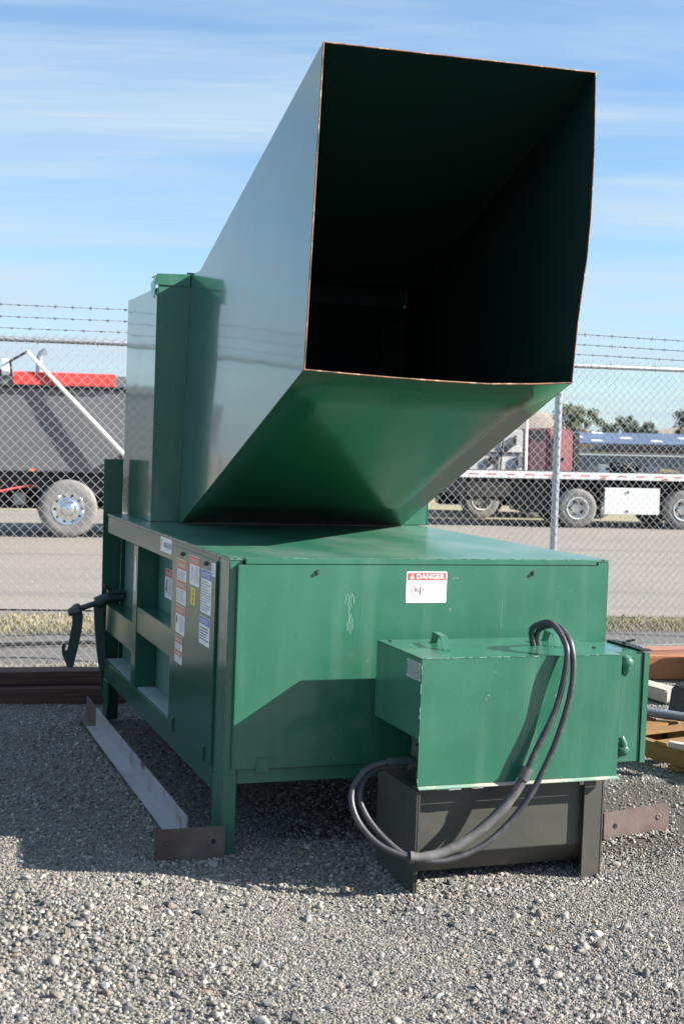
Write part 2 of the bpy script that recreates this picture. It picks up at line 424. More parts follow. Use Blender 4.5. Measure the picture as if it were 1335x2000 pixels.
def gravel_ground_material():
    m = bpy.data.materials.new('fine_gravel'); m.use_nodes = True
    n, l = m.node_tree.nodes, m.node_tree.links
    b = n['Principled BSDF']; b.inputs['Roughness'].default_value = 0.9
    t = n.new('ShaderNodeTexCoord')
    cols = []
    for s_ in (95, 210):
        v = n.new('ShaderNodeTexVoronoi'); v.inputs['Scale'].default_value = s_
        l.new(t.outputs['Object'], v.inputs['Vector'])
        r = n.new('ShaderNodeValToRGB')
        e = r.color_ramp.elements
        e[0].position, e[0].color = 0.0, (0.06, 0.057, 0.054, 1)
        e[1].position, e[1].color = 1.0, (0.34, 0.325, 0.31, 1)
        for p, c in ((0.3, (0.135, 0.126, 0.115, 1)), (0.6, (0.20, 0.185, 0.168, 1)), (0.85, (0.25, 0.235, 0.22, 1))):
            x = e.new(p); x.color = c
        l.new(v.outputs['Color'], r.inputs[0])
        cols.append((v, r))
    nz = n.new('ShaderNodeTexNoise'); nz.inputs['Scale'].default_value = 2.3; nz.inputs['Detail'].default_value = 6
    l.new(t.outputs['Object'], nz.inputs['Vector'])
    mx = n.new('ShaderNodeMix'); mx.data_type = 'RGBA'
    l.new(nz.outputs['Fac'], mx.inputs['Factor']); l.new(cols[0][1].outputs[0], mx.inputs['A']); l.new(cols[1][1].outputs[0], mx.inputs['B'])
    nz2 = n.new('ShaderNodeTexNoise'); nz2.inputs['Scale'].default_value = 0.9; nz2.inputs['Detail'].default_value = 5
    l.new(t.outputs['Object'], nz2.inputs['Vector'])
    mr = n.new('ShaderNodeMapRange'); mr.inputs['From Min'].default_value = 0.48; mr.inputs['From Max'].default_value = 0.72
    mr.inputs['To Max'].default_value = 0.75
    l.new(nz2.outputs['Fac'], mr.inputs['Value'])
    mx2 = n.new('ShaderNodeMix'); mx2.data_type = 'RGBA'
    l.new(mr.outputs[0], mx2.inputs['Factor']); l.new(mx.outputs['Result'], mx2.inputs['A'])
    mx2.inputs['B'].default_value = (0.16, 0.135, 0.11, 1)
    # oil-darkened soil round the power unit, with a ragged outline
    sepx = n.new('ShaderNodeSeparateXYZ'); l.new(t.outputs['Object'], sepx.inputs[0])

    def mth(op, a, b_=None, cl=False):
        q = n.new('ShaderNodeMath'); q.operation = op; q.use_clamp = cl
        for i_, v_ in enumerate((a, b_)):
            if v_ is None: continue
            if isinstance(v_, (int, float)): q.inputs[i_].default_value = v_
            else: l.new(v_, q.inputs[i_])
        return q.outputs[0]
    ex = mth('DIVIDE', mth('SUBTRACT', sepx.outputs[0], 0.85), 1.25)
    ey = mth('DIVIDE', mth('SUBTRACT', sepx.outputs[1], 6.15), 0.95)
    rr = mth('ADD', mth('MULTIPLY', ex, ex), mth('MULTIPLY', ey, ey))
    nz3 = n.new('ShaderNodeTexNoise'); nz3.inputs['Scale'].default_value = 3.5; nz3.inputs['Detail'].default_value = 7
    l.new(t.outputs['Object'], nz3.inputs['Vector'])
    rr = mth('ADD', rr, mth('MULTIPLY', mth('SUBTRACT', nz3.outputs['Fac'], 0.5), 2.2))
    ms = n.new('ShaderNodeMapRange'); ms.interpolation_type = 'SMOOTHSTEP'
    ms.inputs['From Min'].default_value = 1.05; ms.inputs['From Max'].default_value = 0.55
    ms.inputs['To Max'].default_value = 0.85
    l.new(rr, ms.inputs['Value'])
    mx3 = n.new('ShaderNodeMix'); mx3.data_type = 'RGBA'
    l.new(ms.outputs[0], mx3.inputs['Factor']); l.new(mx2.outputs['Result'], mx3.inputs['A'])
    mx3.inputs['B'].default_value = (0.055, 0.042, 0.034, 1)
    l.new(mx3.outputs['Result'], b.inputs['Base Color'])
    bp = n.new('ShaderNodeBump'); bp.inputs['Strength'].default_value = 0.9; bp.inputs['Distance'].default_value = 0.008
    bp.invert = True
    l.new(cols[0][0].outputs['Distance'], bp.inputs['Height'])
    bp2 = n.new('ShaderNodeBump'); bp2.inputs['Strength'].default_value = 0.7; bp2.inputs['Distance'].default_value = 0.004
    bp2.invert = True
    l.new(cols[1][0].outputs['Distance'], bp2.inputs['Height']); l.new(bp.outputs[0], bp2.inputs['Normal'])
    l.new(bp2.outputs[0], b.inputs['Normal'])
    return m


def pebble_material():
    m = bpy.data.materials.new('river_gravel'); m.use_nodes = True
    n, l = m.node_tree.nodes, m.node_tree.links
    b = n['Principled BSDF']; b.inputs['Roughness'].default_value = 0.75
    oi = n.new('ShaderNodeObjectInfo')
    r = n.new('ShaderNodeValToRGB'); r.color_ramp.interpolation = 'CONSTANT'
    e = r.color_ramp.elements
    cl = [(0.17, .165, .165), (0.27, .26, .25), (0.38, .365, .345), (0.23, .215, .195), (0.32, .31, .305), (0.12, .125, .14),
          (0.36, .34, .315), (0.29, .30, .31), (0.50, .48, .45), (0.21, .22, .235), (0.29, .265, .24), (0.62, .61, .585),
          (0.25, .245, .225), (0.43, .42, .41), (0.085, .09, .10), (0.29, .235, .19), (0.30, .285, .26), (0.19, .19, .20), (0.40, .375, .35)]
    e[0].position, e[0].color = 0, (*cl[0], 1)
    e[1].position, e[1].color = 1 / len(cl), (*cl[1], 1)
    for i in range(2, len(cl)):
        x = e.new(i / len(cl)); x.color = (*cl[i], 1)
    l.new(oi.outputs['Random'], r.inputs[0])
    t = n.new('ShaderNodeTexCoord')
    nz = n.new('ShaderNodeTexNoise'); nz.inputs['Scale'].default_value = 2.5; nz.inputs['Detail'].default_value = 4
    l.new(t.outputs['Object'], nz.inputs['Vector'])
    mr = n.new('ShaderNodeMapRange'); mr.inputs['To Min'].default_value = 0.36; mr.inputs['To Max'].default_value = 0.86
    l.new(nz.outputs['Fac'], mr.inputs['Value'])
    vm = n.new('ShaderNodeVectorMath'); vm.operation = 'SCALE'
    l.new(r.outputs[0], vm.inputs[0]); l.new(mr.outputs[0], vm.inputs['Scale'])
    wm = n.new('ShaderNodeVectorMath'); wm.operation = 'MULTIPLY'; wm.inputs[1].default_value = (1.05, 1.0, 0.935)
    l.new(vm.outputs[0], wm.inputs[0]); l.new(wm.outputs[0], b.inputs['Base Color'])
    return m


M['gravel_ground'] = gravel_ground_material()
M['pebble'] = pebble_material()

# ------------------------------------------------------------------ ground
def hgt(x, y):
    h = (0.012 * np.sin(x * 1.7 + 0.6 * y) * np.cos(y * 1.3 - 0.4) + 0.007 * np.sin(x * 4.1 + 1.3) * np.sin(y * 3.7 + 0.5 * x)
         + 0.004 * np.sin(x * 9.3 + y * 2.2) * np.cos(y * 8.1))
    h = h + 0.055 * np.exp(-(((x + 1.62) / 0.45) ** 2 + ((y - 5.55) / 0.35) ** 2))
    h = h + 0.03 * np.exp(-(((x - 1.75) / 0.5) ** 2 + ((y - 5.9) / 0.4) ** 2))
    w = np.clip((11.5 - y) / 2.5, 0, 1) * np.clip((7 - np.abs(x)) / 2.0, 0, 1)
    return h * w - 0.012


def axis_lines(dense0, dense1, step, far):
    a = list(np.arange(dense0, dense1 + 1e-6, step))
    g, lo, hi = step, dense0, dense1
    pre, post = [], []
    while hi < far:
        g *= 1.5; hi += g; post.append(hi)
    g = step
    while lo > -far:
        g *= 1.5; lo -= g; pre.append(lo)
    return np.array(pre[::-1] + a + post)


gx = axis_lines(-3.6, 3.6, 0.05, 1500); gy = axis_lines(2.6, 10.6, 0.05, 1500)
XX, YY = np.meshgrid(gx, gy)
ZZ = hgt(XX, YY)
nx, ny = len(gx), len(gy)
idx = np.arange(nx * ny).reshape(ny, nx)
quads = np.stack([idx[:-1, :-1], idx[:-1, 1:], idx[1:, 1:], idx[1:, :-1]], -1).reshape(-1, 4)
me = bpy.data.meshes.new('ground')
me.from_pydata(np.stack([XX, YY, ZZ], -1).reshape(-1, 3).tolist(), [], quads.tolist())
me.polygons.foreach_set('use_smooth', [True] * len(me.polygons))
me.materials.append(M['gravel_ground'])
ground = bpy.data.objects.new('ground', me); COL.objects.link(ground)
tag(ground, 'grey gravel ground under the green compactor', None, None, 'structure')

lot = MB().add([(-400, 8, 0.004), (400, 20, 0.004), (400, 30.5, 0.004), (-400, 30.5, 0.004)], [(0, 1, 2, 3)])
# the near edge of the lot runs a little askew of the fence
lot.v[0] = (-60, 8.4, 0.004); lot.v[1] = (60, 17.9, 0.004); lot.v[2] = (60, 30.5, 0.004); lot.v[3] = (-60, 30.5, 0.004)
tag(lot.build('parking_lot', M['asphalt']), 'pale worn asphalt lot behind the fence', None, None, 'structure')
fld = MB().add([(-1200, 30.5, 0.008), (1200, 30.5, 0.008), (1200, 900, 0.008), (-1200, 900, 0.008)], [(0, 1, 2, 3)])
tag(fld.build('field', M['field']), 'dry yellow field beyond the lot', None, None, 'structure')

# hills: low ridge
hv, hf = [], []
xs = np.linspace(-900, 900, 301)
prof = 9.5 + 1.5 * np.sin(xs * 0.031) + 0.6 * np.sin(xs * 0.09 + 2) + 13 * np.exp(-((xs - 100) / 26) ** 2) + 7 * np.exp(-((xs - 178) / 22) ** 2)
for i, x in enumerate(xs):
    hv += [(x, 560, -1), (x, 640, prof[i] * 0.6), (x, 720, prof[i]), (x, 860, -1)]
for i in range(len(xs) - 1):
    for k in range(3):
        a = i * 4 + k; hf.append((a, a + 4, a + 5, a + 1))
hb = MB(); hb.add(hv, hf, True)
tag(hb.build('hills', M['hill']), 'low dry brown hills on the horizon', None, None, 'structure')

# ------------------------------------------------------------------ gravel stones (instanced)
def ico_stone(seed, squash):
    r = np.random.default_rng(seed)
    bm = bmesh.new()
    bmesh.ops.create_icosphere(bm, subdivisions=2, radius=0.5)
    ax = [Vector(r.normal(size=3)).normalized() for _ in range(7)]
    cut = r.uniform(0.30, 0.46, 7)
    for v in bm.verts:
        for a, c in zip(ax, cut):
            d = v.co.dot(a)
            if d > c: v.co -= a * (d - c) * 0.85
        v.co *= 1 + 0.05 * r.normal()
        v.co.z *= squash; v.co.y *= 0.85
    me = bpy.data.meshes.new('pebble'); bm.to_mesh(me); bm.free()
    me.polygons.foreach_set('use_smooth', [seed % 2 == 0] * len(me.polygons))
    me.materials.append(M['pebble'])
    return bpy.data.objects.new('pebble', me)


stones = bpy.data.collections.new('pebble_shapes')
for i in range(7):
    stones.objects.link(ico_stone(30 + i, (0.62, 0.7, 0.8, 0.55, 0.75, 0.66, 0.85)[i]))


def patch(x, y):
    return 0.5 + 0.5 * np.sin(x * 2.1 + 1.1 * np.sin(y * 1.7) + 0.4) * np.cos(y * 2.3 + 0.8 * np.sin(x * 1.3))


def scatter(n, y0, y1, s0, s1, power, keep):
    y = rng.uniform(y0, y1, n * 2)
    hw = 0.275 * y + 0.25
    x = rng.uniform(-1, 1, n * 2) * (0.275 * y1 + 0.25)
    k = (np.abs(x) < hw) & (rng.uniform(0, 1, n * 2) < keep(x, y))
    x, y = x[k][:n], y[k][:n]
    s = s0 + (s1 - s0) * rng.uniform(0, 1, len(x)) ** power
    return x, y, s


coarse = lambda x, y: np.clip(-0.05 + 0.9 * patch(x, y) ** 1.5 + 0.9 * np.exp(-(((x - 0.75) / 0.55) ** 2 + ((y - 3.75) / 0.5) ** 2))
                              + 0.5 * np.exp(-((x + 0.8) / 0.6) ** 2) * (y < 5), 0, 1)
fines = lambda x, y: np.clip(0.5 + 1.4 * np.sin(x * 1.9 + 2.2 * np.sin(y * 1.1 + .5)) * np.sin(y * 2.6 + 1.3 * np.sin(x * 1.7)), 0, 1)
sets = [scatter(150000, 3.45, 5.6, 0.0045, 0.0110, 1.5, lambda x, y: 0.08 + 0.92 * fines(x, y)),
        scatter(70000, 5.3, 9.2, 0.007, 0.016, 1.5, lambda x, y: np.full_like(x, 1.0)),
        scatter(17000, 3.45, 6.2, 0.009, 0.025, 2.0, coarse),
        scatter(6500, 6.0, 9.6, 0.013, 0.030, 2.2, coarse),
        scatter(900, 3.5, 6.5, 0.018, 0.044, 2.3, coarse)]
sx = np.concatenate([s[0] for s in sets]); sy = np.concatenate([s[1] for s in sets]); ss = np.concatenate([s[2] for s in sets])
soil = np.exp(-(((sx - 0.85) / 1.15) ** 2 + ((sy - 6.15) / 0.85) ** 2) ** 2)   # bare oily soil carries few stones
kp = rng.uniform(0, 1, len(sx)) > soil * 0.82
sx, sy, ss = sx[kp], sy[kp], ss[kp]
# stones pushed up against the steel
for (xa, ya), (xb, yb_), n_ in (((0.28, 4.93), (1.08, 5.20), 420), ((0.26, 4.98), (0.14, 5.34), 160), ((-0.70, 5.19), (-0.43, 5.27), 170), ((1.13, 5.66), (1.46, 5.80), 150),
                               ((-0.47, 5.30), (-0.39, 5.32), 60), ((-0.70, 5.5), (-1.42, 7.6), 420)):
    t_ = rng.uniform(0, 1, n_)
    sx = np.append(sx, xa + (xb - xa) * t_ + rng.normal(0, .022, n_)); sy = np.append(sy, ya + (yb_ - ya) * t_ + rng.normal(0, .022, n_))
    ss = np.append(ss, rng.uniform(.007, .022, n_))
sz = hgt(sx, sy) + ss * 0.16
npt = len(sx)
me = bpy.data.meshes.new('gravel')
me.vertices.add(npt)
me.vertices.foreach_set('co', np.stack([sx, sy, sz], -1).astype(np.float32).ravel())
a = me.attributes.new('rot', 'FLOAT_VECTOR', 'POINT')
rot = np.stack([rng.normal(0, 0.35, npt), rng.normal(0, 0.35, npt), rng.uniform(0, 6.283, npt)], -1).astype(np.float32)
a.data.foreach_set('vector', rot.ravel())
a = me.attributes.new('scl', 'FLOAT_VECTOR', 'POINT')
scl = np.stack([ss * rng.uniform(0.8, 1.5, npt), ss * rng.uniform(0.8, 1.25, npt), ss * rng.uniform(0.7, 1.2, npt)], -1).astype(np.float32)
a.data.foreach_set('vector', scl.ravel())
a = me.attributes.new('pick', 'INT', 'POINT')
a.data.foreach_set('value', rng.integers(0, 7, npt).astype(np.int32))
me.update()
gravel = bpy.data.objects.new('gravel', me); COL.objects.link(gravel)
tag(gravel, 'loose grey and tan river gravel covering the ground', 'gravel', None, 'stuff')
ng = bpy.data.node_groups.new('gravel_scatter', 'GeometryNodeTree')
ng.interface.new_socket('Geometry', in_out='INPUT', socket_type='NodeSocketGeometry')
ng.interface.new_socket('Geometry', in_out='OUTPUT', socket_type='NodeSocketGeometry')
N, L = ng.nodes, ng.links
gi, go = N.new('NodeGroupInput'), N.new('NodeGroupOutput')
ip = N.new('GeometryNodeInstanceOnPoints'); ci = N.new('GeometryNodeCollectionInfo')
ci.inputs['Collection'].default_value = stones
ci.inputs['Separate Children'].default_value = True
ci.inputs['Reset Children'].default_value = True


def attr(nm, ty):
    q = N.new('GeometryNodeInputNamedAttribute'); q.data_type = ty; q.inputs['Name'].default_value = nm
    return next(o for o in q.outputs if o.enabled and o.name == 'Attribute')


L.new(gi.outputs[0], ip.inputs['Points']); L.new(ci.outputs[0], ip.inputs['Instance'])
ip.inputs['Pick Instance'].default_value = True
L.new(attr('pick', 'INT'), ip.inputs['Instance Index'])
L.new(attr('rot', 'FLOAT_VECTOR'), ip.inputs['Rotation'])
L.new(attr('scl', 'FLOAT_VECTOR'), ip.inputs['Scale'])
L.new(ip.outputs[0], go.inputs[0])
gm = gravel.modifiers.new('scatter', 'NODES'); gm.node_group = ng

# ------------------------------------------------------------------ the compactor
ROT = (0.00705, 0.01238, 0.3441)
comp = empty('trash_compactor', (-0.4547, 5.3223, 0), ROT,
             'large dark green steel trash compactor with a tall open loading chute', 'compactor')
W, Hb, Lb = 1.712, 1.194, 2.80
G, GS = M['green'], M['green_side']


def part(mb, name, mat, parent=comp, bevel=0.003, **k):
    return mb.build(name, mat, parent, bevel=bevel, **k)


part(MB().box(0.0, W, 0.0, Lb, Hb - 0.012, Hb), 'top_plate', M['green_top'])
part(MB().box(0.002, W - 0.002, 0.03, Lb, 0.292, 0.304), 'floor_plate', M['green_side'])
part(MB().box(0.11, 0.118, 0.03, Lb - 0.02, 0.304, Hb - 0.013), 'side_wall', M['green_pocket'])
part(MB().box(W - 0.012, W - 0.002, 0.03, Lb - 0.02, 0.304, Hb - 0.013), 'side_wall', G)
part(MB().box(0.12, W - 0.014, Lb - 0.02, Lb - 0.012, 0.304, Hb - 0.013), 'rear_wall', G)
# front face: corner posts, lip, panel, lower rail
part(MB().box(0.0, 0.0565, 0.0, 0.06, 0.0, Hb - 0.0125).box(0.0, 0.012, 0.0605, 0.165, 0.0, 0.30)
     .box(0.002, 0.020, 0.0605, 0.163, 0.301, Hb - 0.0125), 'corner_post', G)
part(MB().box(W - 0.0565, W, 0.0, 0.06, -0.02, Hb - 0.0125).box(W - 0.012, W, 0.0605, 0.165, -0.02, 0.30), 'corner_post', G)
part(MB().box(0.06, 1.64, -0.018, -0.001, Hb - 0.024, Hb - 0.002), 'front_lip', G)
fp = part(MB().box(0.030, W - 0.03, -0.020, -0.001, 0.347, 1.1685), 'front_panel', G)
for x, z in ((0.362, 1.140), (1.332, 1.138)):
    part(MB().disc_cyl((x, -0.020, z), (0, -1, 0), 0.011, 0, 0.004, 12).disc_cyl((x, -0.024, z), (0, -1, 0), 0.008, 0, 0.008, 6),
         'bolt', M['bolt'], fp, bevel=0)
for x in (0.128, 1.45):
    part(MB().box(x, x + 0.054, -0.027, -0.0205, 0.335, 0.393), 'panel_clip', G, fp)
sp = MB()
srng = random.Random(3)
for x0, z0, z1, w in ((0.486, 1.05, 1.01, .0016), (0.497, 1.052, 1.005, .002), (0.507, 1.054, 1.0, .0016), (0.518, 1.05, 1.012, .0016),
                      (0.500, 1.004, 0.90, .0022), (0.508, 0.97, 0.888, .0016), (0.514, 0.95, 0.90, .0018),
                      (1.187, 1.03, 0.90, .0008)):
    n_ = 7; L_ = [];
    for i in range(n_ + 1):
        z = z0 + (z1 - z0) * i / n_
        L_.append((x0 + srng.uniform(-.004, .004), z))
    for (xa, za), (xb, zb) in zip(L_[:-1], L_[1:]):
        sp.add([(xa - w, -0.0206, za), (xa + w, -0.0206, za), (xb + w, -0.0206, zb), (xb - w, -0.0206, zb)], [(0, 1, 2, 3)])
part(sp, 'scratch', M['scratch'], fp, bevel=0)
part(MB().box(0.058, W - 0.058, 0.003, 0.05, 0.285, 0.343), 'lower_rail', G)
# rear legs and rear corner plates
part(MB().box(0.0, 0.012, Lb - 0.16, Lb - 0.02, -0.03, 0.221).box(0.0125, 0.09, Lb - 0.032, Lb - 0.020, -0.03, 0.289), 'leg', GS)
part(MB().box(W - 0.012, W, Lb - 0.16, Lb - 0.02, -0.05, 0.29), 'leg', GS)
# left side framing
part(MB().box(0.0, 0.109, 0.1655, Lb - 0.05, 1.085, Hb - 0.0125), 'top_rail', GS)
part(MB().box(0.0, 0.109, 0.1655, Lb - 0.05, 0.222, 0.338), 'bottom_rail', GS)
part(MB().box(0.012, 0.108, 1.0, 1.829, 0.3385, 0.341).box(0.012, 0.108, 1.9425, Lb - .055, 0.3385, 0.341), 'dusty_tray', M['dust_tray'], bevel=0)
part(MB().box(0.001, 0.109, 1.005, 1.829, 0.632, 0.765), 'side_rail', GS)
part(MB().box(0.001, 0.109, 1.944, Lb - 0.05, 0.508, 0.662), 'side_rail', GS)
part(MB().box(-0.002, 0.109, 1.83, 1.942, 0.339, 1.084), 'stiffener', GS)
part(MB().box(-0.0035, -0.0025, 1.862, 1.906, 0.845, 0.995).box(-0.0035, -0.0025, 1.87, 1.895, 0.995, 1.03), 'worn_strip', M['white'],
     bevel=0)
# access door
dr = part(MB().box(-0.008, 0.018, 0.178, 0.985, 0.322, 1.163), 'access_door', GS)
for y, z in ((0.778, 1.138), (0.343, 1.138)):
    part(MB().disc_cyl((-0.008, y, z), (-1, 0, 0), 0.011, 0, 0.004, 12).disc_cyl((-0.012, y, z), (-1, 0, 0), 0.008, 0, 0.008, 6),
         'bolt', M['bolt'], dr, bevel=0)
for y in (0.86, 0.275):
    part(MB().box(-0.016, -0.0085, y, y + 0.036, 0.312, 0.380), 'door_clip', GS, dr)

# hopper box behind the chute
def xl(z): return 0.268 + 0.0255 * (z - 1.194)


def xr(z): return 1.562 + 0.012 * (z - 1.194)


HG = M['green_gloss']
hop = [(0.118, 2.12, Hb + .002), (0.118, 2.95, Hb + .002), (0.118, 2.95, 2.462), (0.118, 2.12, 2.462)]
part(MB().prism(hop, (0.006, 0, 0)), 'hopper_side', HG, bevel=0)
part(MB().prism([(p[0] + 1.634, p[1], p[2]) for p in hop], (0.006, 0, 0)), 'hopper_side', HG, bevel=0)
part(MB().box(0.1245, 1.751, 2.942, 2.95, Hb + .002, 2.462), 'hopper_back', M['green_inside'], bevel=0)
part(MB().box(0.1245, 1.751, 2.129, 2.941, 2.452, 2.458), 'hopper_top', G, bevel=0)
part(MB().prism([(0.1245, 2.12, Hb + .002), (xl(Hb) + .004, 2.12, Hb + .002), (xl(2.49) + .004, 2.12, 2.49), (0.1245, 2.12, 2.49)], (0, 0.007, 0)),
     'hopper_flange', G)
part(MB().prism([(1.751, 2.12, Hb + .002), (xr(Hb) + .005, 2.12, Hb + .002), (xr(2.49) + .005, 2.12, 2.49), (1.751, 2.12, 2.49)], (0, 0.007, 0)),
     'hopper_flange', G)
part(MB().prism([(0.100, 2.112, 2.478), (xl(2.5) - .003, 2.112, 2.478), (xl(2.54) - .003, 2.112, 2.546), (0.116, 2.112, 2.538)], (0, 0.0075, 0))
     .prism([(0.100, 2.112, 2.40), (0.100, 2.112, 2.477), (0.116, 2.112, 2.5379), (0.116, 2.30, 2.50), (0.104, 2.20, 2.43)], (0.0055, 0, 0))
     .prism([(0.1225, 2.12, 2.5385), (xl(2.54), 2.12, 2.5465), (xl(2.54), 2.30, 2.5465), (0.1225, 2.30, 2.5385)], (0, 0, -0.006)),
     'hopper_cap', G, bevel=0.002)
# chute sheets
YF = 0.03
part(MB().prism([(xl(3.248), YF, 3.248), (xl(1.951), YF, 1.951), (xl(1.2), 2.03, Hb + .002), (xl(1.2), 2.119, Hb + .002),
                 (xl(2.54), 2.119, 2.545), (xl(2.545), 1.914, 2.545)], (0.006, 0, 0)), 'chute_side', HG, bevel=0)
fr = [(1.550, 3.282), (1.560, 2.95), (1.558, 2.66), (1.549, 2.50), (1.534, 2.37), (1.519, 2.22), (1.502, 1.957)]
mb = MB()
vs = []
for i, (x, z) in enumerate(fr):
    t = (3.282 - z) / (3.282 - 1.957)
    zb = 2.56 + (Hb + .003 - 2.56) * t
    yb = 2.118
    xb = xr(zb)
    for k in range(5):
        u = k / 4
        vs.append((x + (xb - x) * u, YF + (yb - YF) * u, z + (zb - z) * u))
mb.add(vs, [(i * 5 + k, i * 5 + k + 1, (i + 1) * 5 + k + 1, (i + 1) * 5 + k) for i in range(6) for k in range(4)], True)
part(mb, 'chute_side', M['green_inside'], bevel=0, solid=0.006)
bl = [(0.2895, 1.951), (0.479, 1.944), (0.681, 1.938), (0.9, 1.934), (1.1, 1.933), (1.317, 1.943), (1.4985, 1.957)]
mb = MB(); vs = []
for i, (x, z) in enumerate(bl):
    xf = 0.276 + (1.555 - 0.276) * i / 6
    for k in range(7):
        u = k / 6
        vs.append((x + (xf - x) * u, YF + 2.0 * u, z + (Hb + .004 - z) * u + 0.010 * math.sin(math.pi * u) * math.sin(math.pi * i / 6)))
mb.add(vs, [(i * 7 + k, i * 7 + k + 1, (i + 1) * 7 + k + 1, (i + 1) * 7 + k) for i in range(6) for k in range(6)], True)
part(mb, 'chute_floor', M['green_under'], bevel=0, solid=0.005)
tl, tr = (xl(3.248) + .0065, YF, 3.245), (1.554, YF, 3.281)
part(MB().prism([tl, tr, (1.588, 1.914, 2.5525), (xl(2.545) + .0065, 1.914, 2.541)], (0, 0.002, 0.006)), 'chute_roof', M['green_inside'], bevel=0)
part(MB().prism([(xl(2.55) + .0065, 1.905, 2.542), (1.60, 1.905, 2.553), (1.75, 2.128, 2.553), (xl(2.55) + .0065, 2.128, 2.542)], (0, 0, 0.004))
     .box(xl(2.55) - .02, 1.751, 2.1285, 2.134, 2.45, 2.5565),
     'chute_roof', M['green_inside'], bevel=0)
rim = [(xl(3.248) + .003, YF - .002, 3.249), tr] + [(x, YF - .002, z) for x, z in fr] + [(x, YF - .002, z) for x, z in bl[::-1]] + [(xl(1.951) + .003, YF - .002, 1.951)]
mb = MB().tube([rim[0], (rim[1][0], YF - .002, 3.2825)], 0.0032, 6, smooth=False)
mb.tube([(p[0], YF - .002, p[2]) for p in rim[2:9]], 0.0032, 6, smooth=False)
mb.tube([rim[i] for i in range(9, 16)], 0.0036, 6, smooth=False)
mb.tube([rim[-1], (xl(2.6) + .003, YF - .002, 2.6), rim[0]], 0.0036, 6, smooth=False)
part(mb, 'cut_edge', M['rust_edge'], bevel=0)
# weld seam where the chute meets the body
part(MB().tube([(0.276, 2.024, Hb + .001), (0.6, 2.023, Hb + .002), (1.1, 2.0245, Hb + .001), (1.556, 2.024, Hb + .002)], 0.004, 6), 'weld_seam', M['rust'], bevel=0)
wb = MB(); wr = random.Random(6)
for i in range(54):
    z = 1.2 + 1.27 * i / 53
    wb.tube([(xl(z) - .001, 2.1185, z), (xl(z) - .002, 2.117, z + .016)], 0.0035 + wr.uniform(0, .002), 5, smooth=False)
part(wb, 'weld_bead', M['green'], bevel=0)
wb = MB()
for i in range(46):
    x = 0.02 + 1.66 * i / 45
    if wr.random() < 0.35:
        wb.tube([(x, -0.0005, Hb - .001), (x + wr.uniform(.006, .02), -0.0005, Hb - .001)], 0.0022 + wr.uniform(0, .001), 6)
for i in range(60):
    y = 0.02 + 2.6 * i / 59
    if wr.random() < 0.5:
        wb.tube([(-0.0005, y, Hb - .001), (-0.0005, y + wr.uniform(.01, .03), Hb - .001)], 0.0022 + wr.uniform(0, .001), 6)
part(wb, 'weld_bead', M['green'], bevel=0)
ew = MB(); er = random.Random(21)
for i in range(40):
    x = er.uniform(.01, W - .05); w_ = er.uniform(.004, .035)
    ew.box(x, x + w_, -.0007, er.uniform(.0006, .003), Hb - er.uniform(.0005, .002), Hb + .0006)
for i in range(24):
    y = er.uniform(.1, 2.6); ew.box(-.0007, .0014, y, y + er.uniform(.008, .05), Hb - .0012, Hb + .0006)
for i in range(9):
    z = er.uniform(.35, 1.15); ew.box(-.0007, .0012, -.0007, .0012, z, z + er.uniform(.005, .03))
part(ew, 'paint_chip', M['chip'], bevel=0)
# rear end frame plate
part(MB().prism([(-0.014, 2.86, 1.513), (0.1, 2.86, 1.516), (0.1, 2.86, 1.2), (0.1, 2.86, 0.25), (0.018, 2.86, 0.0), (-0.005, 2.86, 0.28)], (0, 0.012, 0)), 'end_plate', GS)
part(MB().box(0.101, W, 2.86, 2.872, 0.25, 1.19), 'end_plate', GS)
# latch arm
ra = empty('latch_arm', (0, 0, 0)); ra.parent = comp
mb = MB().tube([(0.10, 2.75, 0.712), (0.03, 2.75, 0.704), (-0.02, 2.75, 0.689)], [0.03, 0.028, 0.028], 12)
part(mb, 'barrel_mount', M['dark_steel'], ra, bevel=0)
part(MB().tube([(-0.015, 2.75, 0.689), (-0.06, 2.75, 0.669)], 0.036, 14), 'barrel', M['dark_steel'], ra, bevel=0)
part(MB().tube([(-0.05, 2.75, 0.672), (-0.20, 2.75, 0.622)], 0.017, 10), 'shaft', M['dark_steel'], ra, bevel=0)
part(MB().lathe([(-.028, .02), (-.026, .034), (-.01, .040), (.012, .036), (.028, .026), (.05, .020), (.052, .001)], (-0.172, 2.75, 0.628), (-1, 0, -.3), 10, False),
     'pivot_nut', M['dark_steel'], ra, bevel=0)
hk = [(-0.201, 0.600), (-0.201, 0.552), (-0.212, 0.489), (-0.219, 0.43), (-0.229, 0.388), (-0.243, 0.401), (-0.232, 0.436), (-0.250, 0.440),
      (-0.258, 0.413), (-0.255, 0.377), (-0.222, 0.299), (-0.191, 0.296), (-0.167, 0.402), (-0.148, 0.501), (-0.140, 0.605)]
part(MB().prism([(x, 2.715, z) for x, z in hk], (0.012, 0.05, 0)), 'hook', M['dark_steel'], ra, bevel=0.003)
part(MB().prism([(x, 2.745, z) for x, z in ((-0.072, .66), (-0.02, .68), (0.01, .3), (-0.026, .255), (-0.048, .391), (-0.063, .527))], (0, 0.03, 0)), 'lever', M['dark_steel'], ra, bevel=0.003)
part(MB().box(0.0, 0.10, 2.70, 2.74, 0.735, 0.75).tube([(0.02, 2.72, .75), (-0.03, 2.66, .785)], 0.007, 8), 'bracket', M['dark_steel'], ra, bevel=0)

# ---------------------------------------------------------------- stickers
BASIS = {'side': Matrix(((0, 0, -1, 0), (-1, 0, 0, 0), (0, 1, 0, 0), (0, 0, 0, 1))),
         'front': Matrix(((1, 0, 0, 0), (0, 0, -1, 0), (0, 1, 0, 0), (0, 0, 0, 1)))}


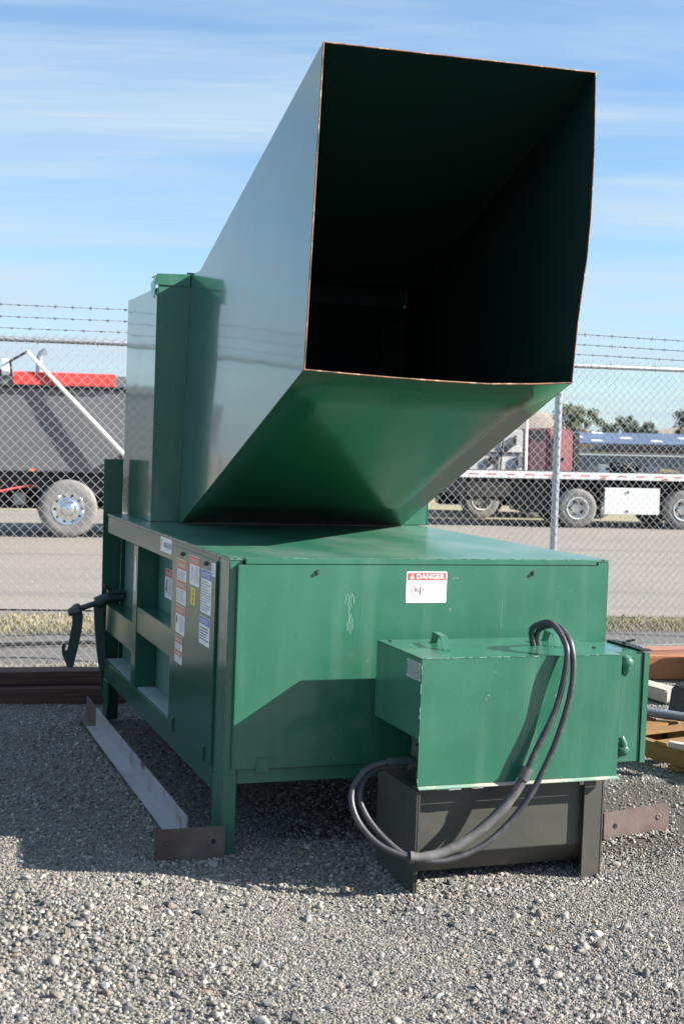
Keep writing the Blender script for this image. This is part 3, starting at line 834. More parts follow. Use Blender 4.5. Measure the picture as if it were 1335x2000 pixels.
def text_mesh(s, w, h, bold=0.012):
    cu = bpy.data.curves.new('lettering', 'FONT'); cu.body = s; cu.align_x = 'CENTER'; cu.align_y = 'CENTER'
    cu.offset = bold; cu.resolution_u = 2
    to = bpy.data.objects.new('lettering', cu)
    me = bpy.data.meshes.new_from_object(to)
    bpy.data.objects.remove(to); bpy.data.curves.remove(cu)
    co = np.zeros(len(me.vertices) * 3, np.float32); me.vertices.foreach_get('co', co); co = co.reshape(-1, 3)
    mn, mx = co.min(0), co.max(0)
    co[:, 0] = (co[:, 0] - (mn[0] + mx[0]) / 2) / (mx[0] - mn[0]) * w
    co[:, 1] = (co[:, 1] - (mn[1] + mx[1]) / 2) / (mx[1] - mn[1]) * h
    me.vertices.foreach_set('co', co.ravel()); me.update()
    return me


def rrect(x0, x1, y0, y1, r, z):
    out = []
    for cx, cy, a0 in ((x1 - r, y1 - r, 0), (x0 + r, y1 - r, 90), (x0 + r, y0 + r, 180), (x1 - r, y0 + r, 270)):
        for k in range(4):
            a = R(a0 + 30 * k); out.append((cx + r * math.cos(a), cy + r * math.sin(a), z))
    return out


def sticker(face, cx, cy, cz, w, h, mat, items, name='sticker', label=None, parent=comp, off=(0, 0, 0), r=0.006):
    """items: ('band', mat, y0, y1) / ('text', string, mat, x, y, w, h) / ('lines', mat, x0, x1, y0, y1, n)."""
    ob = MB().prism(rrect(-w / 2, w / 2, -h / 2, h / 2, min(r, w * .1), 0), (0, 0, 0.0006)).build(name, mat, parent)
    ob.matrix_local = Matrix.Translation(Vector((cx, cy, cz)) - Vector(off)) @ BASIS[face]
    if label: ob['label'] = label
    for it in items:
        if it[0] == 'band':
            MB().box(-w / 2 + .004, w / 2 - .004, it[2], it[3], 0.0008, 0.0010).build('header_band', it[1], ob)
        elif it[0] == 'text':
            me = text_mesh(it[1], it[5], it[6]); me.materials.append(it[2])
            t = bpy.data.objects.new('lettering', me); COL.objects.link(t); t.parent = ob; t.location = (it[3], it[4], 0.0016)
        elif it[0] == 'lines':
            mb = MB(); _, m_, x0, x1, y0, y1, n_ = it
            lr = random.Random(n_ * 31 + int(w * 1e4))
            for i in range(n_):
                y = y1 - (y1 - y0) * (i + .5) / n_; t_ = (y1 - y0) / n_ * 0.22
                x = x0
                xe = x1 - (x1 - x0) * (lr.random() ** 3) * .4
                while x < xe:
                    ww = min(lr.uniform(.008, .028), xe - x)
                    mb.add([(x, y - t_, .0011), (x + ww, y - t_, .0011), (x + ww, y + t_, .0011), (x, y + t_, .0011)], [(0, 1, 2, 3)])
                    x += ww + .005
            mb.build('printed_lines', m_, ob)
        elif it[0] == 'mb':
            it[3].build(it[1], it[2], ob)
    return ob


def ring(cx, cy, r0, r1, z, n=28):
    vs = [(cx + r * math.cos(2 * math.pi * k / n), cy + r * math.sin(2 * math.pi * k / n), z) for r in (r0, r1) for k in range(n)]
    return vs, [(k, (k + 1) % n, n + (k + 1) % n, n + k) for k in range(n)]


# front DANGER sign
w, h = 0.182, 0.130
rg = MB(); rg.add(*ring(-.042, -.012, .026, .0285, .0012))
rg.add([(-.060, .006, .0012), (-.058, .008, .0012), (-.024, -.030, .0012), (-.026, -.032, .0012)], [(0, 1, 2, 3)])
pic = MB().add([(-.030, -.027, .0013), (-.026, -.027, .0013), (-.026, .002, .0013), (-.030, .002, .0013)], [(0, 1, 2, 3)])
pic.add(*ring(-.050, -.012, .0028, .0056, .0013, 14))
for q in (((-.046, -.012), (-.032, -.016)), ((-.046, -.010), (-.036, -.004)), ((-.055, .0), (-.046, -.006)), ((-.058, -.024), (-.048, -.019))):
    (xa, ya), (xb, yb) = q
    pic.add([(xa, ya - .0012, .0013), (xb, yb - .0012, .0013), (xb, yb + .0012, .0013), (xa, ya + .0012, .0013)], [(0, 1, 2, 3)])
tri = MB().add([(-.076, .0345, .0014), (-.056, .0345, .0014), (-.066, .0545, .0014)], [(0, 1, 2)])
sticker('front', 0.839, -0.0206, 1.078, w, h, M['white'],
        [('band', M['red_ink'], .029, .059), ('text', 'DANGER', M['white'], .016, .0445, .125, .021),
         ('mb', 'warning_triangle', M['white'], tri), ('mb', 'prohibition_ring', M['red_ink'], rg), ('mb', 'pictogram', M['black_ink'], pic),
         ('lines', M['grey_ink'], -.078, .0, -.058, -.052, 1)],
        label='white and red DANGER sign with a crossed-out crushing pictogram', parent=comp)
XS = -0.0086
# side labels: (y left, y right, z top, z bottom)
def sb(y0, y1, z1, z0): return dict(cy=(y0 + y1) / 2, cz=(z0 + z1) / 2, w=abs(y0 - y1), h=z1 - z0)


def side(y0, y1, z1, z0, mat, items, label, x=XS, **k):
    s = sb(y0, y1, z1, z0)
    w_, h_ = s['w'], s['h']
    return sticker('side', x, s['cy'], s['cz'], w_, h_, mat, items(w_, h_), label=label, **k)


side(1.285, 1.04, 1.180, 1.110, M['white'], lambda w, h: [('text', 'MARATHON', M['grey_ink'], .03, .0, w * .64, h * .42),
                                                          ('text', 'T', M['blue_ink'], -w * .38, .004, w * .09, h * .45)],
     'white maker label with grey lettering on the top rail', x=-0.0006)
side(0.876, 0.69, 1.112, 0.912, M['white'], lambda w, h: [
    ('band', M['orange_ink'], h * .5 - .046, h * .5 - .003), ('text', 'WARNING', M['white'], 0, h * .5 - .025, w * .72, .018),
    ('lines', M['grey_ink'], -w * .42, w * .42, .008, h * .5 - .05, 4),
    ('band', M['orange_ink'], -.034, .005), ('text', 'WARNING', M['white'], 0, -.015, w * .72, .017),
    ('lines', M['grey_ink'], -w * .42, w * .42, -h * .5 + .008, -.038, 6)], 'tall white label with two orange WARNING headers')
side(0.878, 0.70, 0.902, 0.775, M['white'], lambda w, h: [
    ('band', M['orange_ink'], h * .5 - .040, h * .5 - .003), ('text', 'WARNING', M['white'], 0, h * .5 - .022, w * .7, .017),
    ('lines', M['grey_ink'], -w * .1, w * .42, -h * .5 + .008, h * .5 - .046, 7),
    ('mb', 'pictogram', M['black_ink'], MB().add([(-.078, -.03, .0012), (-.05, -.005, .0012), (-.055, .015, .0012), (-.075, .01, .0012)], [(0, 1, 2, 3)]))],
    'white label with an orange WARNING header and a black pictogram')
side(0.881, 0.735, 0.765, 0.640, M['white'], lambda w, h: [
    ('band', M['orange_ink'], h * .5 - .036, h * .5 - .003), ('text', 'WARNING', M['white'], 0, h * .5 - .0195, w * .7, .015),
    ('lines', M['grey_ink'], -w * .42, w * .42, .0, h * .5 - .04, 2),
    ('band', M['orange_ink'], -.030, -.002), ('text', 'WARNING', M['white'], 0, -.016, w * .7, .013),
    ('lines', M['grey_ink'], -w * .42, w * .42, -h * .5 + .006, -.034, 3)], 'lowest white label with two orange headers')
cir = MB(); cir.add(*ring(-.045, -.03, .013, .016, .0012, 20))
cir.add([(-.05, -.008, .0012), (-.04, -.008, .0012), (-.036, .014, .0012), (-.05, .014, .0012)], [(0, 1, 2, 3)])
side(0.632, 0.455, 1.150, 1.022, M['white'], lambda w, h: [
    ('band', M['red_ink'], h * .5 - .038, h * .5 - .003), ('text', 'DANGER', M['white'], 0, h * .5 - .0205, w * .7, .018),
    ('lines', M['grey_ink'], w * .02, w * .44, -h * .5 + .012, h * .5 - .044, 9), ('mb', 'pictogram', M['black_ink'], cir)],
    'white label with a red DANGER header on the access door')
side(0.601, 0.512, 1.012, 0.936, M['yellow_ink'], lambda w, h: [
    ('text', '4', M['black_ink'], 0, h * .28, .02, .014), ('text', '8', M['black_ink'], 0, 0, .02, .014), ('text', '0', M['black_ink'], 0, -h * .28, .02, .014)],
    'small yellow label with three black characters', r=.002)
side(0.418, 0.24, 1.112, 0.928, M['white'], lambda w, h: [
    ('band', M['blue_ink'], h * .5 - .040, h * .5 - .003), ('text', 'NOTICE', M['white'], 0, h * .5 - .0215, w * .66, .019),
    ('lines', M['grey_ink'], -w * .44, w * .44, -h * .5 + .008, h * .5 - .046, 12)], 'tall white label with a blue NOTICE header')
side(0.429, 0.248, 0.914, 0.794, M['white'], lambda w, h: [
    ('band', M['blue_ink'], h * .5 - .036, h * .5 - .003), ('text', 'NOTICE', M['white'], 0, h * .5 - .0195, w * .66, .017),
    ('lines', M['black_ink'], -w * .42, w * .42, -h * .5 + .016, h * .5 - .044, 5)], 'lower white label with a blue NOTICE header and bold text')
side(0.246, 0.182, 1.152, 1.096, M['white'], lambda w, h: [('lines', M['grey_ink'], -w * .3, w * .3, -h * .36, h * .36, 5)], 'small white barcode label', r=.002)
side(1.665, 1.50, 0.988, 0.838, M['white'], lambda w, h: [
    ('band', M['red_ink'], h * .5 - .040, h * .5 - .003), ('text', 'DANGER', M['white'], 0, h * .5 - .0215, w * .7, .018),
    ('lines', M['grey_ink'], w * .05, w * .44, -h * .5 + .012, h * .5 - .046, 7),
    ('mb', 'pictogram', M['black_ink'], MB().add([(-.06, -.04, .0012), (-.045, -.045, .0012), (-.015, .02, .0012), (-.03, .025, .0012)], [(0, 1, 2, 3)])
     .add([(-.03, -.05, .0012), (-.018, -.05, .0012), (-.035, .0, .0012), (-.05, .0, .0012)], [(0, 1, 2, 3)]))],
    'white label with a red DANGER header inside the side recess', x=0.1092)

# ------------------------------------------------------------------ power unit
PO = Vector((1.0, -0.40, 0.0))
mworld = Matrix.Translation((-0.4547, 5.3223, 0)) @ Euler(ROT).to_matrix().to_4x4()
pu = empty('hydraulic_power_unit', mworld @ PO, ROT, 'green boxed hydraulic power unit on a dirty tank with black hoses looped over it', 'power unit')


def pp(mb, name, mat, parent=pu, bevel=0.002, **k):
    off = PO if parent is not None else (0, 0, 0)
    return mb.build(name, mat, parent, off=off, bevel=bevel, **k)


bx0, bx1, yb, yf, zt = 0.578, 1.424, -0.150, -0.607, 0.881
hood = pp(MB().box(bx0, bx1, yf, yb, zt - .003, zt)
          .box(bx0, bx0 + .003, yf + .0035, yb, 0.578, zt - .0035)
          .box(bx1 - .003, bx1, yf + .0035, yb, 0.45, zt - .0035)
          .box(bx0, bx1, yf, yf + .003, 0.403, zt - .0035)
          .box(bx0 + .0035, bx1 - .0035, yb - .003, yb, 0.60, zt - .0035), 'hood', M['green'], bevel=0.0012)
pp(MB().prism([(bx0 + .002, yf - .0005, 0.4025), (bx1 + .004, yf - .0005, 0.4025), (bx1 + .004, yf - .016, 0.396), (bx0 + .002, yf - .016, 0.396)], (0, 0, -.003)),
   'bottom_lip', material('worn_pale_lip', (0.16, 0.26, 0.20), 0.5, layers=[((0.42, 0.36, 0.31), (5, 5, 5), 0.45, 0.62, 0.9, 4)]), hood, bevel=0)
for (xa, ya, xb_, yb_) in ((0.782, -0.245, 0.755, -0.425), (1.285, -0.235, 1.255, -0.40)):
    d = Vector((xb_ - xa, yb_ - ya, 0)); dn = d.normalized(); sd = Vector((-dn.y, dn.x, 0)) * 0.014
    p0, p1 = Vector((xa, ya, zt + .001)), Vector((xb_, yb_, zt + .001)); u = Vector((0, 0, .046))
    prof_ = [p0 - dn * .016, p0, p0 + u + dn * .03, p1 + u - dn * .03, p1, p1 + dn * .016]
    hm = MB()
    for q0, q1 in zip(prof_[:-1], prof_[1:]):
        hm.add([q0 - sd, q0 + sd, q1 + sd, q1 - sd], [(0, 1, 2, 3)])
    pp(hm, 'handle', M['green'], hood, bevel=0, solid=0.004)
for x, y in ((1.392, -0.45), (1.385, -0.25), (0.62, -0.19)):
    pp(MB().disc_cyl((x, y, zt), (0, 0, 1), 0.009, 0, 0.007, 6), 'bolt', M['bolt'], hood, bevel=0)
for x, y, a in ((0.70, -.018, 0), (0.655, -.012, .2), (0.80, -.014, -.3)):
    pp(MB().box(x, x + .05 + a * .02, yf + y, yf - .002, 0.388, 0.391), 'torn_tab', M['white_steel'], hood, bevel=0)
np_ = sticker('side', bx0 - .0008, -0.537, 0.828, 0.130, 0.070, M['plate_metal'],
              [('lines', M['grey_ink'], -.055, .02, -.026, .024, 4), ('lines', M['grey_ink'], .012, .058, .004, .018, 1),
               ('lines', M['grey_ink'], .005, .058, -.03, -.008, 2)], name='nameplate', parent=pu, off=PO, r=.002)
for sx_, sz_ in ((-.059, .029), (-.059, -.029), (.059, -.029), (.059, .029)):
    MB().lathe([(.0006, .004), (.003, .0025), (.0032, .0001)], (sx_, sz_, 0), (0, 0, 1), 8).build('rivet', M['chrome'], np_)
ew = MB(); er = random.Random(12)
for i in range(34):
    x = er.uniform(bx0 + .01, bx1 - .03); w_ = er.uniform(.004, .03)
    ew.box(x, x + w_, yf - .0006, yf + er.uniform(.0006, .003), zt - er.uniform(.0006, .0024), zt + .0006)
for i in range(12):
    z = er.uniform(.41, .87); ew.box(bx0 - .0006, bx0 + .0016, yf - .0006, yf + .0016, z, z + er.uniform(.004, .02))
for i in range(4):
    x, z = er.uniform(bx0 + .04, bx1 - .06), er.uniform(.45, .86)
    ew.box(x, x + er.uniform(.002, .012), yf - .0006, yf, z, z + er.uniform(.001, .003))
pp(ew, 'paint_chip', M['chip'], hood, bevel=0)
# tank
tank = pp(MB().prism([(0.590, -0.545, 0.388), (0.590, -0.545, 0.125), (0.590, -0.470, 0.035), (0.590, -0.20, 0.035), (0.590, -0.20, 0.388)], (0.780, 0, 0)), 'tank', M['dirty_green'])
pp(MB().box(0.578, 0.586, -0.607, -0.215, -0.02, 0.384).prism([(0.5865, -0.607, 0.384), (0.5865, -0.56, 0.384), (0.5865, -0.56, -0.02), (0.5865, -0.607, -0.02)], (0.008, 0, 0)), 'leg', M['dirty_green'])
pp(MB().box(1.385, 1.393, -0.572, -0.215, -0.05, 0.384).box(1.305, 1.3845, -0.572, -0.564, -0.05, 0.384), 'leg', M['dirty_green'])
pp(MB().tube([(0.75, -.34, 0.50), (1.28, -.34, 0.50)], 0.105, 18).tube([(0.70, -.34, .5), (0.75, -.34, .5)], 0.06, 12), 'pump_motor', M['dark_steel'], bevel=0)
pp(MB().tube([(0.66, -.47, .40), (0.66, -.47, .56)], .03, 12).tube([(0.66, -.47, .455), (0.60, -.47, .455)], .022, 10)
   .tube([(0.70, -.47, .56), (0.62, -.47, .56)], .034, 8, smooth=False).box(0.62, .70, -.50, -.44, .48, .53), 'valve_block', material('grey_fitting', (0.09, 0.095, 0.09), 0.5, metal=0.4), bevel=0.002)
# hoses
h1 = [(1.165, -0.36, 0.883), (1.128, -0.41, 0.945), (1.118, -0.46, 0.975), (1.146, -0.53, 0.996), (1.163, -0.605, 0.945), (1.159, -0.645, 0.869), (1.122, -0.648, 0.693),
      (1.043, -0.648, 0.529), (0.954, -0.648, 0.357), (0.804, -0.655, 0.228), (0.661, -0.66, 0.163), (0.539, -0.655, 0.156), (0.431, -0.61, 0.199),
      (0.368, -0.55, 0.278), (0.362, -0.5, 0.365), (0.43, -0.46, 0.436), (0.518, -0.455, 0.460), (0.605, -0.455, 0.462)]
h2 = [(1.19, -0.345, 0.883), (1.160, -0.40, 0.935), (1.150, -0.46, 0.968), (1.170, -0.545, 0.985), (1.184, -0.628, 0.925), (1.180, -0.660, 0.80), (1.144, -0.664, 0.640),
      (1.084, -0.664, 0.485), (0.992, -0.664, 0.325), (0.849, -0.668, 0.196), (0.690, -0.672, 0.140), (0.552, -0.655, 0.150), (0.469, -0.60, 0.205),
      (0.408, -0.54, 0.285), (0.397, -0.49, 0.355), (0.45, -0.44, 0.418), (0.529, -0.432, 0.440), (0.605, -0.432, 0.442)]
P1, P2 = smooth_path(h1, 8), smooth_path(h2, 8)
pp(MB().tube(P1, 0.0118, 10), 'hose', M['rubber'], bevel=0)
pp(MB().tube(P2, 0.0118, 10), 'hose', M['rubber'], bevel=0)
i0, i1 = 7 * 8 + 4, 11 * 8
sl = P1[i0:i1 + 1]
srn = random.Random(4)
pp(MB().tube(sl, [0.0190 + srn.uniform(-.0014, .0014) for _ in sl], 12), 'hose_sleeve', M['sleeve'], bevel=0)
pp(MB().tube(P1[i0 - 1:i0 + 2], 0.0225, 12), 'sleeve_cuff', M['sleeve'], bevel=0)
pp(MB().tube(P1[i1 - 1:i1 + 1], 0.022, 12), 'sleeve_cuff', M['sleeve'], bevel=0)
for q in (P1, P2):
    pp(MB().tube(q[-9:-2], 0.0165, 10).tube(q[-4:], 0.019, 6, smooth=False), 'hose_fitting', M['dark_steel'], bevel=0)
# control box on the right
cb = pp(MB().box(1.40, 1.716, -0.295, -0.024, 0.372, 0.838), 'control_box', M['green'])
pp(MB().box(1.7185, 1.746, -0.302, -0.024, 0.366, 0.832), 'door', M['green'], cb)
pp(MB().box(1.7155, 1.719, -0.290, -0.03, 0.38, 0.82), 'gasket', M['black'], cb, bevel=0)
pp(MB().box(1.700, 1.752, -0.305, -0.02, 0.839, 0.846), 'rain_strip', M['black'], cb)
for z, s_ in ((0.795, 1), (0.428, -1)):
    pp(MB().lathe([(0, .028), (.012, .030), (.02, .024), (.034, .022), (.040, .014), (.041, .001)], (1.630, -0.295, z), (0, -1, 0), 14)
       .tube([(1.630, -.315, z), (1.628, -.318, z - .03 * s_), (1.62, -.312, z - .055 * s_)], [.02, .018, .012], 10), 'conduit_fitting', M['green'], cb, bevel=0)
pp(MB().box(1.69, 1.712, -0.20, -0.17, 0.8465, 0.862).tube([(1.70, -.18, .862), (1.735, -.20, .872)], .005, 6), 'latch', M['dark_steel'], cb, bevel=0)
for y in (-0.28, -0.06):
    pp(MB().disc_cyl((1.725, y, .8465), (0, 0, 1), .007, 0, .006, 6), 'screw', M['chrome'], cb, bevel=0)

# ------------------------------------------------------------------ guide rails on the ground
def guide_rail(a, b, up, plate, label):
    """L angle lying from a to b with an upright bolt plate across the near end."""
    a, b = Vector(a), Vector(b)
    root = empty('guide_rail', a, (0, 0, 0), label, 'guide rail', 'steel guide rails beside the compactor')
    d = (b - a); ln = d.length; dn = d.normalized(); rt = Vector((dn.y, -dn.x, 0)).normalized()
    t = 0.009
    prof_ = [rt * -0.062 + Vector((0, 0, .004)), rt * 0.0 + Vector((0, 0, .004)), rt * 0.0 + Vector((0, 0, up)),
             rt * -t + Vector((0, 0, up)), rt * -t + Vector((0, 0, .004 + t)), rt * -0.062 + Vector((0, 0, .004 + t))]
    MB().prism(prof_, d).build('angle_bar', M['white_steel'], root, bevel=0.0015)
    # heat-darkened rusty far end
    e = MB().prism([p * 1.0 + Vector((0, 0, .0015)) + rt * -.001 for p in prof_], dn * 0.34)
    sh = Vector(dn) * (ln + .001)
    e.v = [tuple(Vector(p) + sh) for p in e.v]
    e.build('rusty_end', M['rust'], root, bevel=0.0015)
    pl, holes = plate
    bm_ = MB()
    P0, P1_, hh = Vector(pl[0]) - a, Vector(pl[1]) - a, pl[2]
    ux = (P1_ - P0).normalized(); nn = Vector((ux.y, -ux.x, 0))
    bm_.prism([P0 + Vector((0, 0, -.02)), P1_ + Vector((0, 0, -.02)), P1_ + Vector((0, 0, pl[3])), P0 + Vector((0, 0, hh))], nn * 0.011)
    po = bm_.build('end_plate', M['rust'], root, bevel=0.002)
    for u_, z_, hollow in holes:
        c = P0 + (P1_ - P0) * u_ + Vector((0, 0, z_)) + nn * 0.0115
        if hollow: MB().disc_cyl(c, nn, 0.011, -.012, .0006, 14).build('bolt_hole', M['black'], po)
        else: MB().lathe([(0, .012), (.002, .013), (.002, .008), (.0004, .006), (.0004, .0001)], c, nn, 12).build('bolt_hole', M['rust'], po)
    return root


guide_rail((-0.60, 5.46, 0.0), (-1.36, 7.60, 0.012), 0.115, (((-0.705, 5.22, 0), (-0.437, 5.30, 0), 0.128, 0.128), [(0.18, 0.075, False), (0.83, 0.07, True)]),
           'grey white angle iron rail left of the compactor with a dark rusty end plate')
guide_rail((1.13, 5.86, 0.0), (0.45, 7.9, 0.012), 0.08, (((1.14, 5.70, 0), (1.452, 5.84, 0), 0.104, 0.122), [(0.17, 0.045, True), (0.83, 0.065, False)]),
           'mostly hidden guide rail whose grey rusty end plate sticks out right of the power unit')

# ------------------------------------------------------------------ fence
FA = 0.34
fd = Vector((math.cos(FA), math.sin(FA), 0)); fn = Vector((-math.sin(FA), math.cos(FA), 0)); F0 = Vector((-2.39, 9.52, 0))
fence = empty('chain_link_fence', F0, (0, 0, FA), 'tall galvanised chain link fence topped with three strands of barbed wire', 'fence')
S0, S1 = -15.0, 9.0
# woven fabric: zigzag wires (local X along the fence, Y away from the camera, Z up)
pitch = 0.0707; hh_ = pitch / 2
nw = int((S1 - S0) / hh_); nz_ = int(2.40 / hh_) + 1
wv, wf = [], []
rw = 0.0021
k_ = np.arange(nz_)
zl = 0.015 + k_ * hh_
for i in range(nw):
    x = S0 + i * hh_ + np.where((k_ + i) % 2 == 0, -hh_ / 2, hh_ / 2) * 1.03
    y = -0.034 + np.where(k_ % 2 == 0, -0.003, 0.003) + 0.004 * np.sin(i * 0.11)
    b = len(wv)
    for (dx, dy) in ((rw * 1.3, 0), (-rw * .65, rw), (-rw * .65, -rw)):
        pass
    ring_ = [(rw * 1.25, 0.0), (-rw * .62, rw), (-rw * .62, -rw)]
    for j in range(nz_):
        for dx, dy in ring_:
            wv.append((x[j] + dx, y[j] + dy, zl[j]))
    for j in range(nz_ - 1):
        for q in range(3):
            q2 = (q + 1) % 3
            wf.append((b + j * 3 + q, b + j * 3 + q2, b + (j + 1) * 3 + q2, b + (j + 1) * 3 + q))
fm = MB(); fm.v = wv; fm.f = wf; fm.sm = [True] * len(wf)
fo = fm.build('wire_mesh', M['wire'], fence); fo['kind'] = 'stuff'
rl = MB()
s = S0
pts = []
while s <= S1 + .01:
    pts.append((s, 0, 2.34 + 0.006 * math.sin(s * 1.1))); s += 0.5
rl.tube(pts, 0.021, 10)
rl.build('top_rail', M['galv'], fence)
s = -14.0 + 0.0
post_s = (1.725 + 2.39) / math.cos(FA)
k0 = -6
for k in range(k0, 2):
    ps = post_s + 3.05 * k
    if ps < S0 or ps > S1: continue
    ln_ = 0.012 if k == 0 else 0
    po = MB().tube([(ps - .5 * ln_, 0.002, -0.1), (ps + ln_, 0.002, 2.36)], 0.030 if k == 0 else 0.028, 12).build('post', M['galv'], fence)
    MB().tube([(ps + ln_, 0.0, 2.345), (ps + ln_, 0.0, 2.365), (ps + ln_, 0, 2.60)], [0.034, 0.03, 0.010], 10).build('post_cap', M['galv'], po)
    tb = MB()
    for z in (0.3, 0.7, 1.1, 1.5, 1.9, 2.2):
        tb.tube([(ps - .03 + .5 * ln_, -.036, z), (ps - .034, 0, z), (ps, .034, z + .004), (ps + .034, 0, z), (ps + .036, -.036, z)], 0.0022, 4, smooth=False)
    tb.build('tie_wire', M['wire'], po)
tw = MB()
s = S0 + .1
while s < S1:
    tw.tube([(s - .012, -.038, 2.318), (s - .006, -.026, 2.345), (s, 0, 2.367), (s + .006, .026, 2.345), (s + .008, 0, 2.314), (s + .012, -.036, 2.325)], 0.0026, 4, smooth=False)
    s += 0.42
tw.build('rail_tie', M['wire'], fence)
bt = MB().tube([(S0, -.03, 0.035), (-6, -.03, .03), (0, -.03, 0.03), (S1, -.03, .03)], .003, 5); bt.build('tension_wire', M['wire'], fence)
br = random.Random(9)
for z in (2.425, 2.505, 2.588):
    b_ = MB()
    for sgn in (0, math.pi):
        pts = []
        s = S0
        while s <= S1:
            ph = s * 2 * math.pi / 0.11 + sgn
            sag = 0.010 * math.sin((s - post_s) * math.pi / 3.05) ** 2
            pts.append((s, 0.0026 * math.cos(ph), z - sag + 0.0026 * math.sin(ph))); s += 0.028
        b_.tube(pts, 0.0019, 3, smooth=False)
    s = S0 + br.random() * .1
    while s < S1:
        sag = 0.010 * math.sin((s - post_s) * math.pi / 3.05) ** 2
        for q in range(2):
            a_ = br.uniform(0, math.pi)
            v = Vector((br.uniform(-.35, .35), math.cos(a_), math.sin(a_))).normalized() * 0.019
            c = Vector((s + q * .006, 0, z - sag))
            b_.tube([c - v, c + v], 0.0017, 3, smooth=False)
        b_.tube([(s - .007, 0, z - sag), (s + .013, 0, z - sag)], 0.0055, 5, smooth=False)
        s += 0.125
    b_.build('barbed_wire', M['barb'], fence)

# ------------------------------------------------------------------ timbers, pallet and scrap
def beam(name, a, b, wdt, hgt_, mat, label, cat, bevel=0.008, roll=0.0, group=None):
    a, b = Vector(a), Vector(b); d = b - a; ln = d.length
    ang = math.atan2(d.y, d.x)
    o = MB().box(0, ln, -wdt / 2, wdt / 2, 0, hgt_)
    # uneven weathered edges
    bm = bmesh.new()
    me = bpy.data.meshes.new(name)
    me.from_pydata(o.v, [], o.f); bm.from_mesh(me)
    bmesh.ops.recalc_face_normals(bm, faces=bm.faces)
    es = [e for e in bm.edges if abs((e.verts[0].co - e.verts[1].co).x) > 0.5 * ln]
    bmesh.ops.subdivide_edges(bm, edges=es, cuts=max(3, int(ln / .25)))
    bmesh.ops.bevel(bm, geom=[e for e in bm.edges if e.calc_face_angle(0) > .5], offset=bevel, segments=2, affect='EDGES', clamp_overlap=True)
    r = random.Random(len(label))
    for v in bm.verts: v.co += Vector((0, r.uniform(-1, 1), r.uniform(-1, 1))) * bevel * .3
    bm.to_mesh(me); bm.free(); me.materials.append(mat)
    ob = bpy.data.objects.new(name, me); COL.objects.link(ob)
    ob.location = a; ob.rotation_euler = (roll, -math.asin(max(-1, min(1, d.z / ln))), ang)
    return tag(ob, label, cat, group)


beam('timber', (-4.6, 7.98, -0.02), (-0.75, 8.72, -0.02), 0.24, 0.10, M['tie'], 'dark lower railway timber in the shade left of the compactor', 'timber', group='dark timbers stacked by the fence')
beam('timber', (-4.7, 8.06, 0.082), (-0.80, 8.81, 0.082), 0.20, 0.085, M['tie'], 'dark upper railway timber lying on another in the shade', 'timber', group='dark timbers stacked by the fence')
beam('timber', (1.75, 10.20, -0.01), (4.6, 11.05, -0.01), 0.20, 0.14, M['red_wood'], 'pinkish brown timber along the foot of the fence at right', 'timber')
beam('channel_beam', (1.85, 9.78, -0.01), (4.2, 10.02, -0.01), 0.10, 0.17, M['orange_wood'], 'orange painted beam with a shadow across its face right of the compactor', 'beam')
beam('timber_offcut', (2.0, 9.30, 0.0), (2.22, 8.84, 0.0), 0.15, 0.085, M['grey_wood'], 'short pale sawn timber offcut on the gravel at right', 'timber')
# timber block added out of view to throw the slanted shadow
beam('timber_offcut', (2.56, 9.70, 0.0), (3.2, 9.765, 0.0), 0.13, 0.27, M['tie'], 'dark square timber block standing against the orange beam', 'timber')  # added unseen block, here only to shade the orange beam

pal = empty('pallet', (2.15, 7.17, 0), (0, 0, -1.04), 'worn yellow brown wooden pallet behind the green control box', 'pallet')
for i, y in enumerate((-0.42, 0.0, 0.42)):
    MB().box(-0.55, 0.55, y - .03, y + .03, 0.022, 0.112).build('stringer', M['yellow_wood'], pal, bevel=.004)
for x in (-.5, -.36, -.1, .3, .5):
    MB().box(x - .045, x + .045, -0.47, 0.47, 0.1125, 0.130).build('deck_board', M['yellow_wood'], pal, bevel=.003)
for x in (-.5, 0, .5):
    MB().box(x - .045, x + .045, -0.47, 0.47, 0.0, 0.0215).build('bottom_board', M['yellow_wood'], pal, bevel=.003)
rb = empty('red_housing', (1.80, 7.66, 0.0), (0, 0, 0.4), 'chipped red metal housing on the gravel behind the pallet', 'machine part')
MB().prism([(-.15, -.07, 0), (.12, -.07, 0), (.10, -.07, .09), (-.06, -.07, .15), (-.13, -.07, .13)], (0, .16, 0)).build('casting', M['red_metal'], rb, bevel=.012)
MB().disc_cyl((0.05, -.07, .05), (0, -1, 0), .035, 0, .02, 16).build('cover', M['under'], rb)
MB().box(.125, .21, -.06, .06, 0, .12).build('bracket', M['under'], rb, bevel=.006)
pg = MB().tube([(-.26, .01, .012), (.24, 0, -.012)], .026, 14).tube([(.2, 0, -.01), (.24, 0, -.012)], .034, 14)
po = pg.build('steel_pipe', M['pipe_grey'])
po.location = (1.80, 7.585, 0.172); po.rotation_euler = (0, 0.02, -0.3)
tag(po, 'short blue grey steel pipe resting on the red housing', 'pipe')
gb = empty('gearbox', (2.06, 7.74, 0.0), (0, 0, 0.3), 'rusty brown gearbox with a round flange standing behind the pallet', 'gearbox')
MB().prism([(-.13, -.12, 0), (.2, -.12, 0), (.2, -.12, .26), (.04, -.12, .335), (-.09, -.12, .29)], (0, .24, 0)).build('case', M['under'], gb, bevel=.015)
MB().lathe([(0, .10), (.025, .10), (.025, .07), (.05, .065), (.05, .001)], (0.05, -.12, .17), (0, -1, 0), 20).build('flange', M['rust'], gb)
MB().tube([(-.10, -.14, .0), (-.10, -.14, .11)], .03, 10).build('foot', M['dark_steel'], gb)
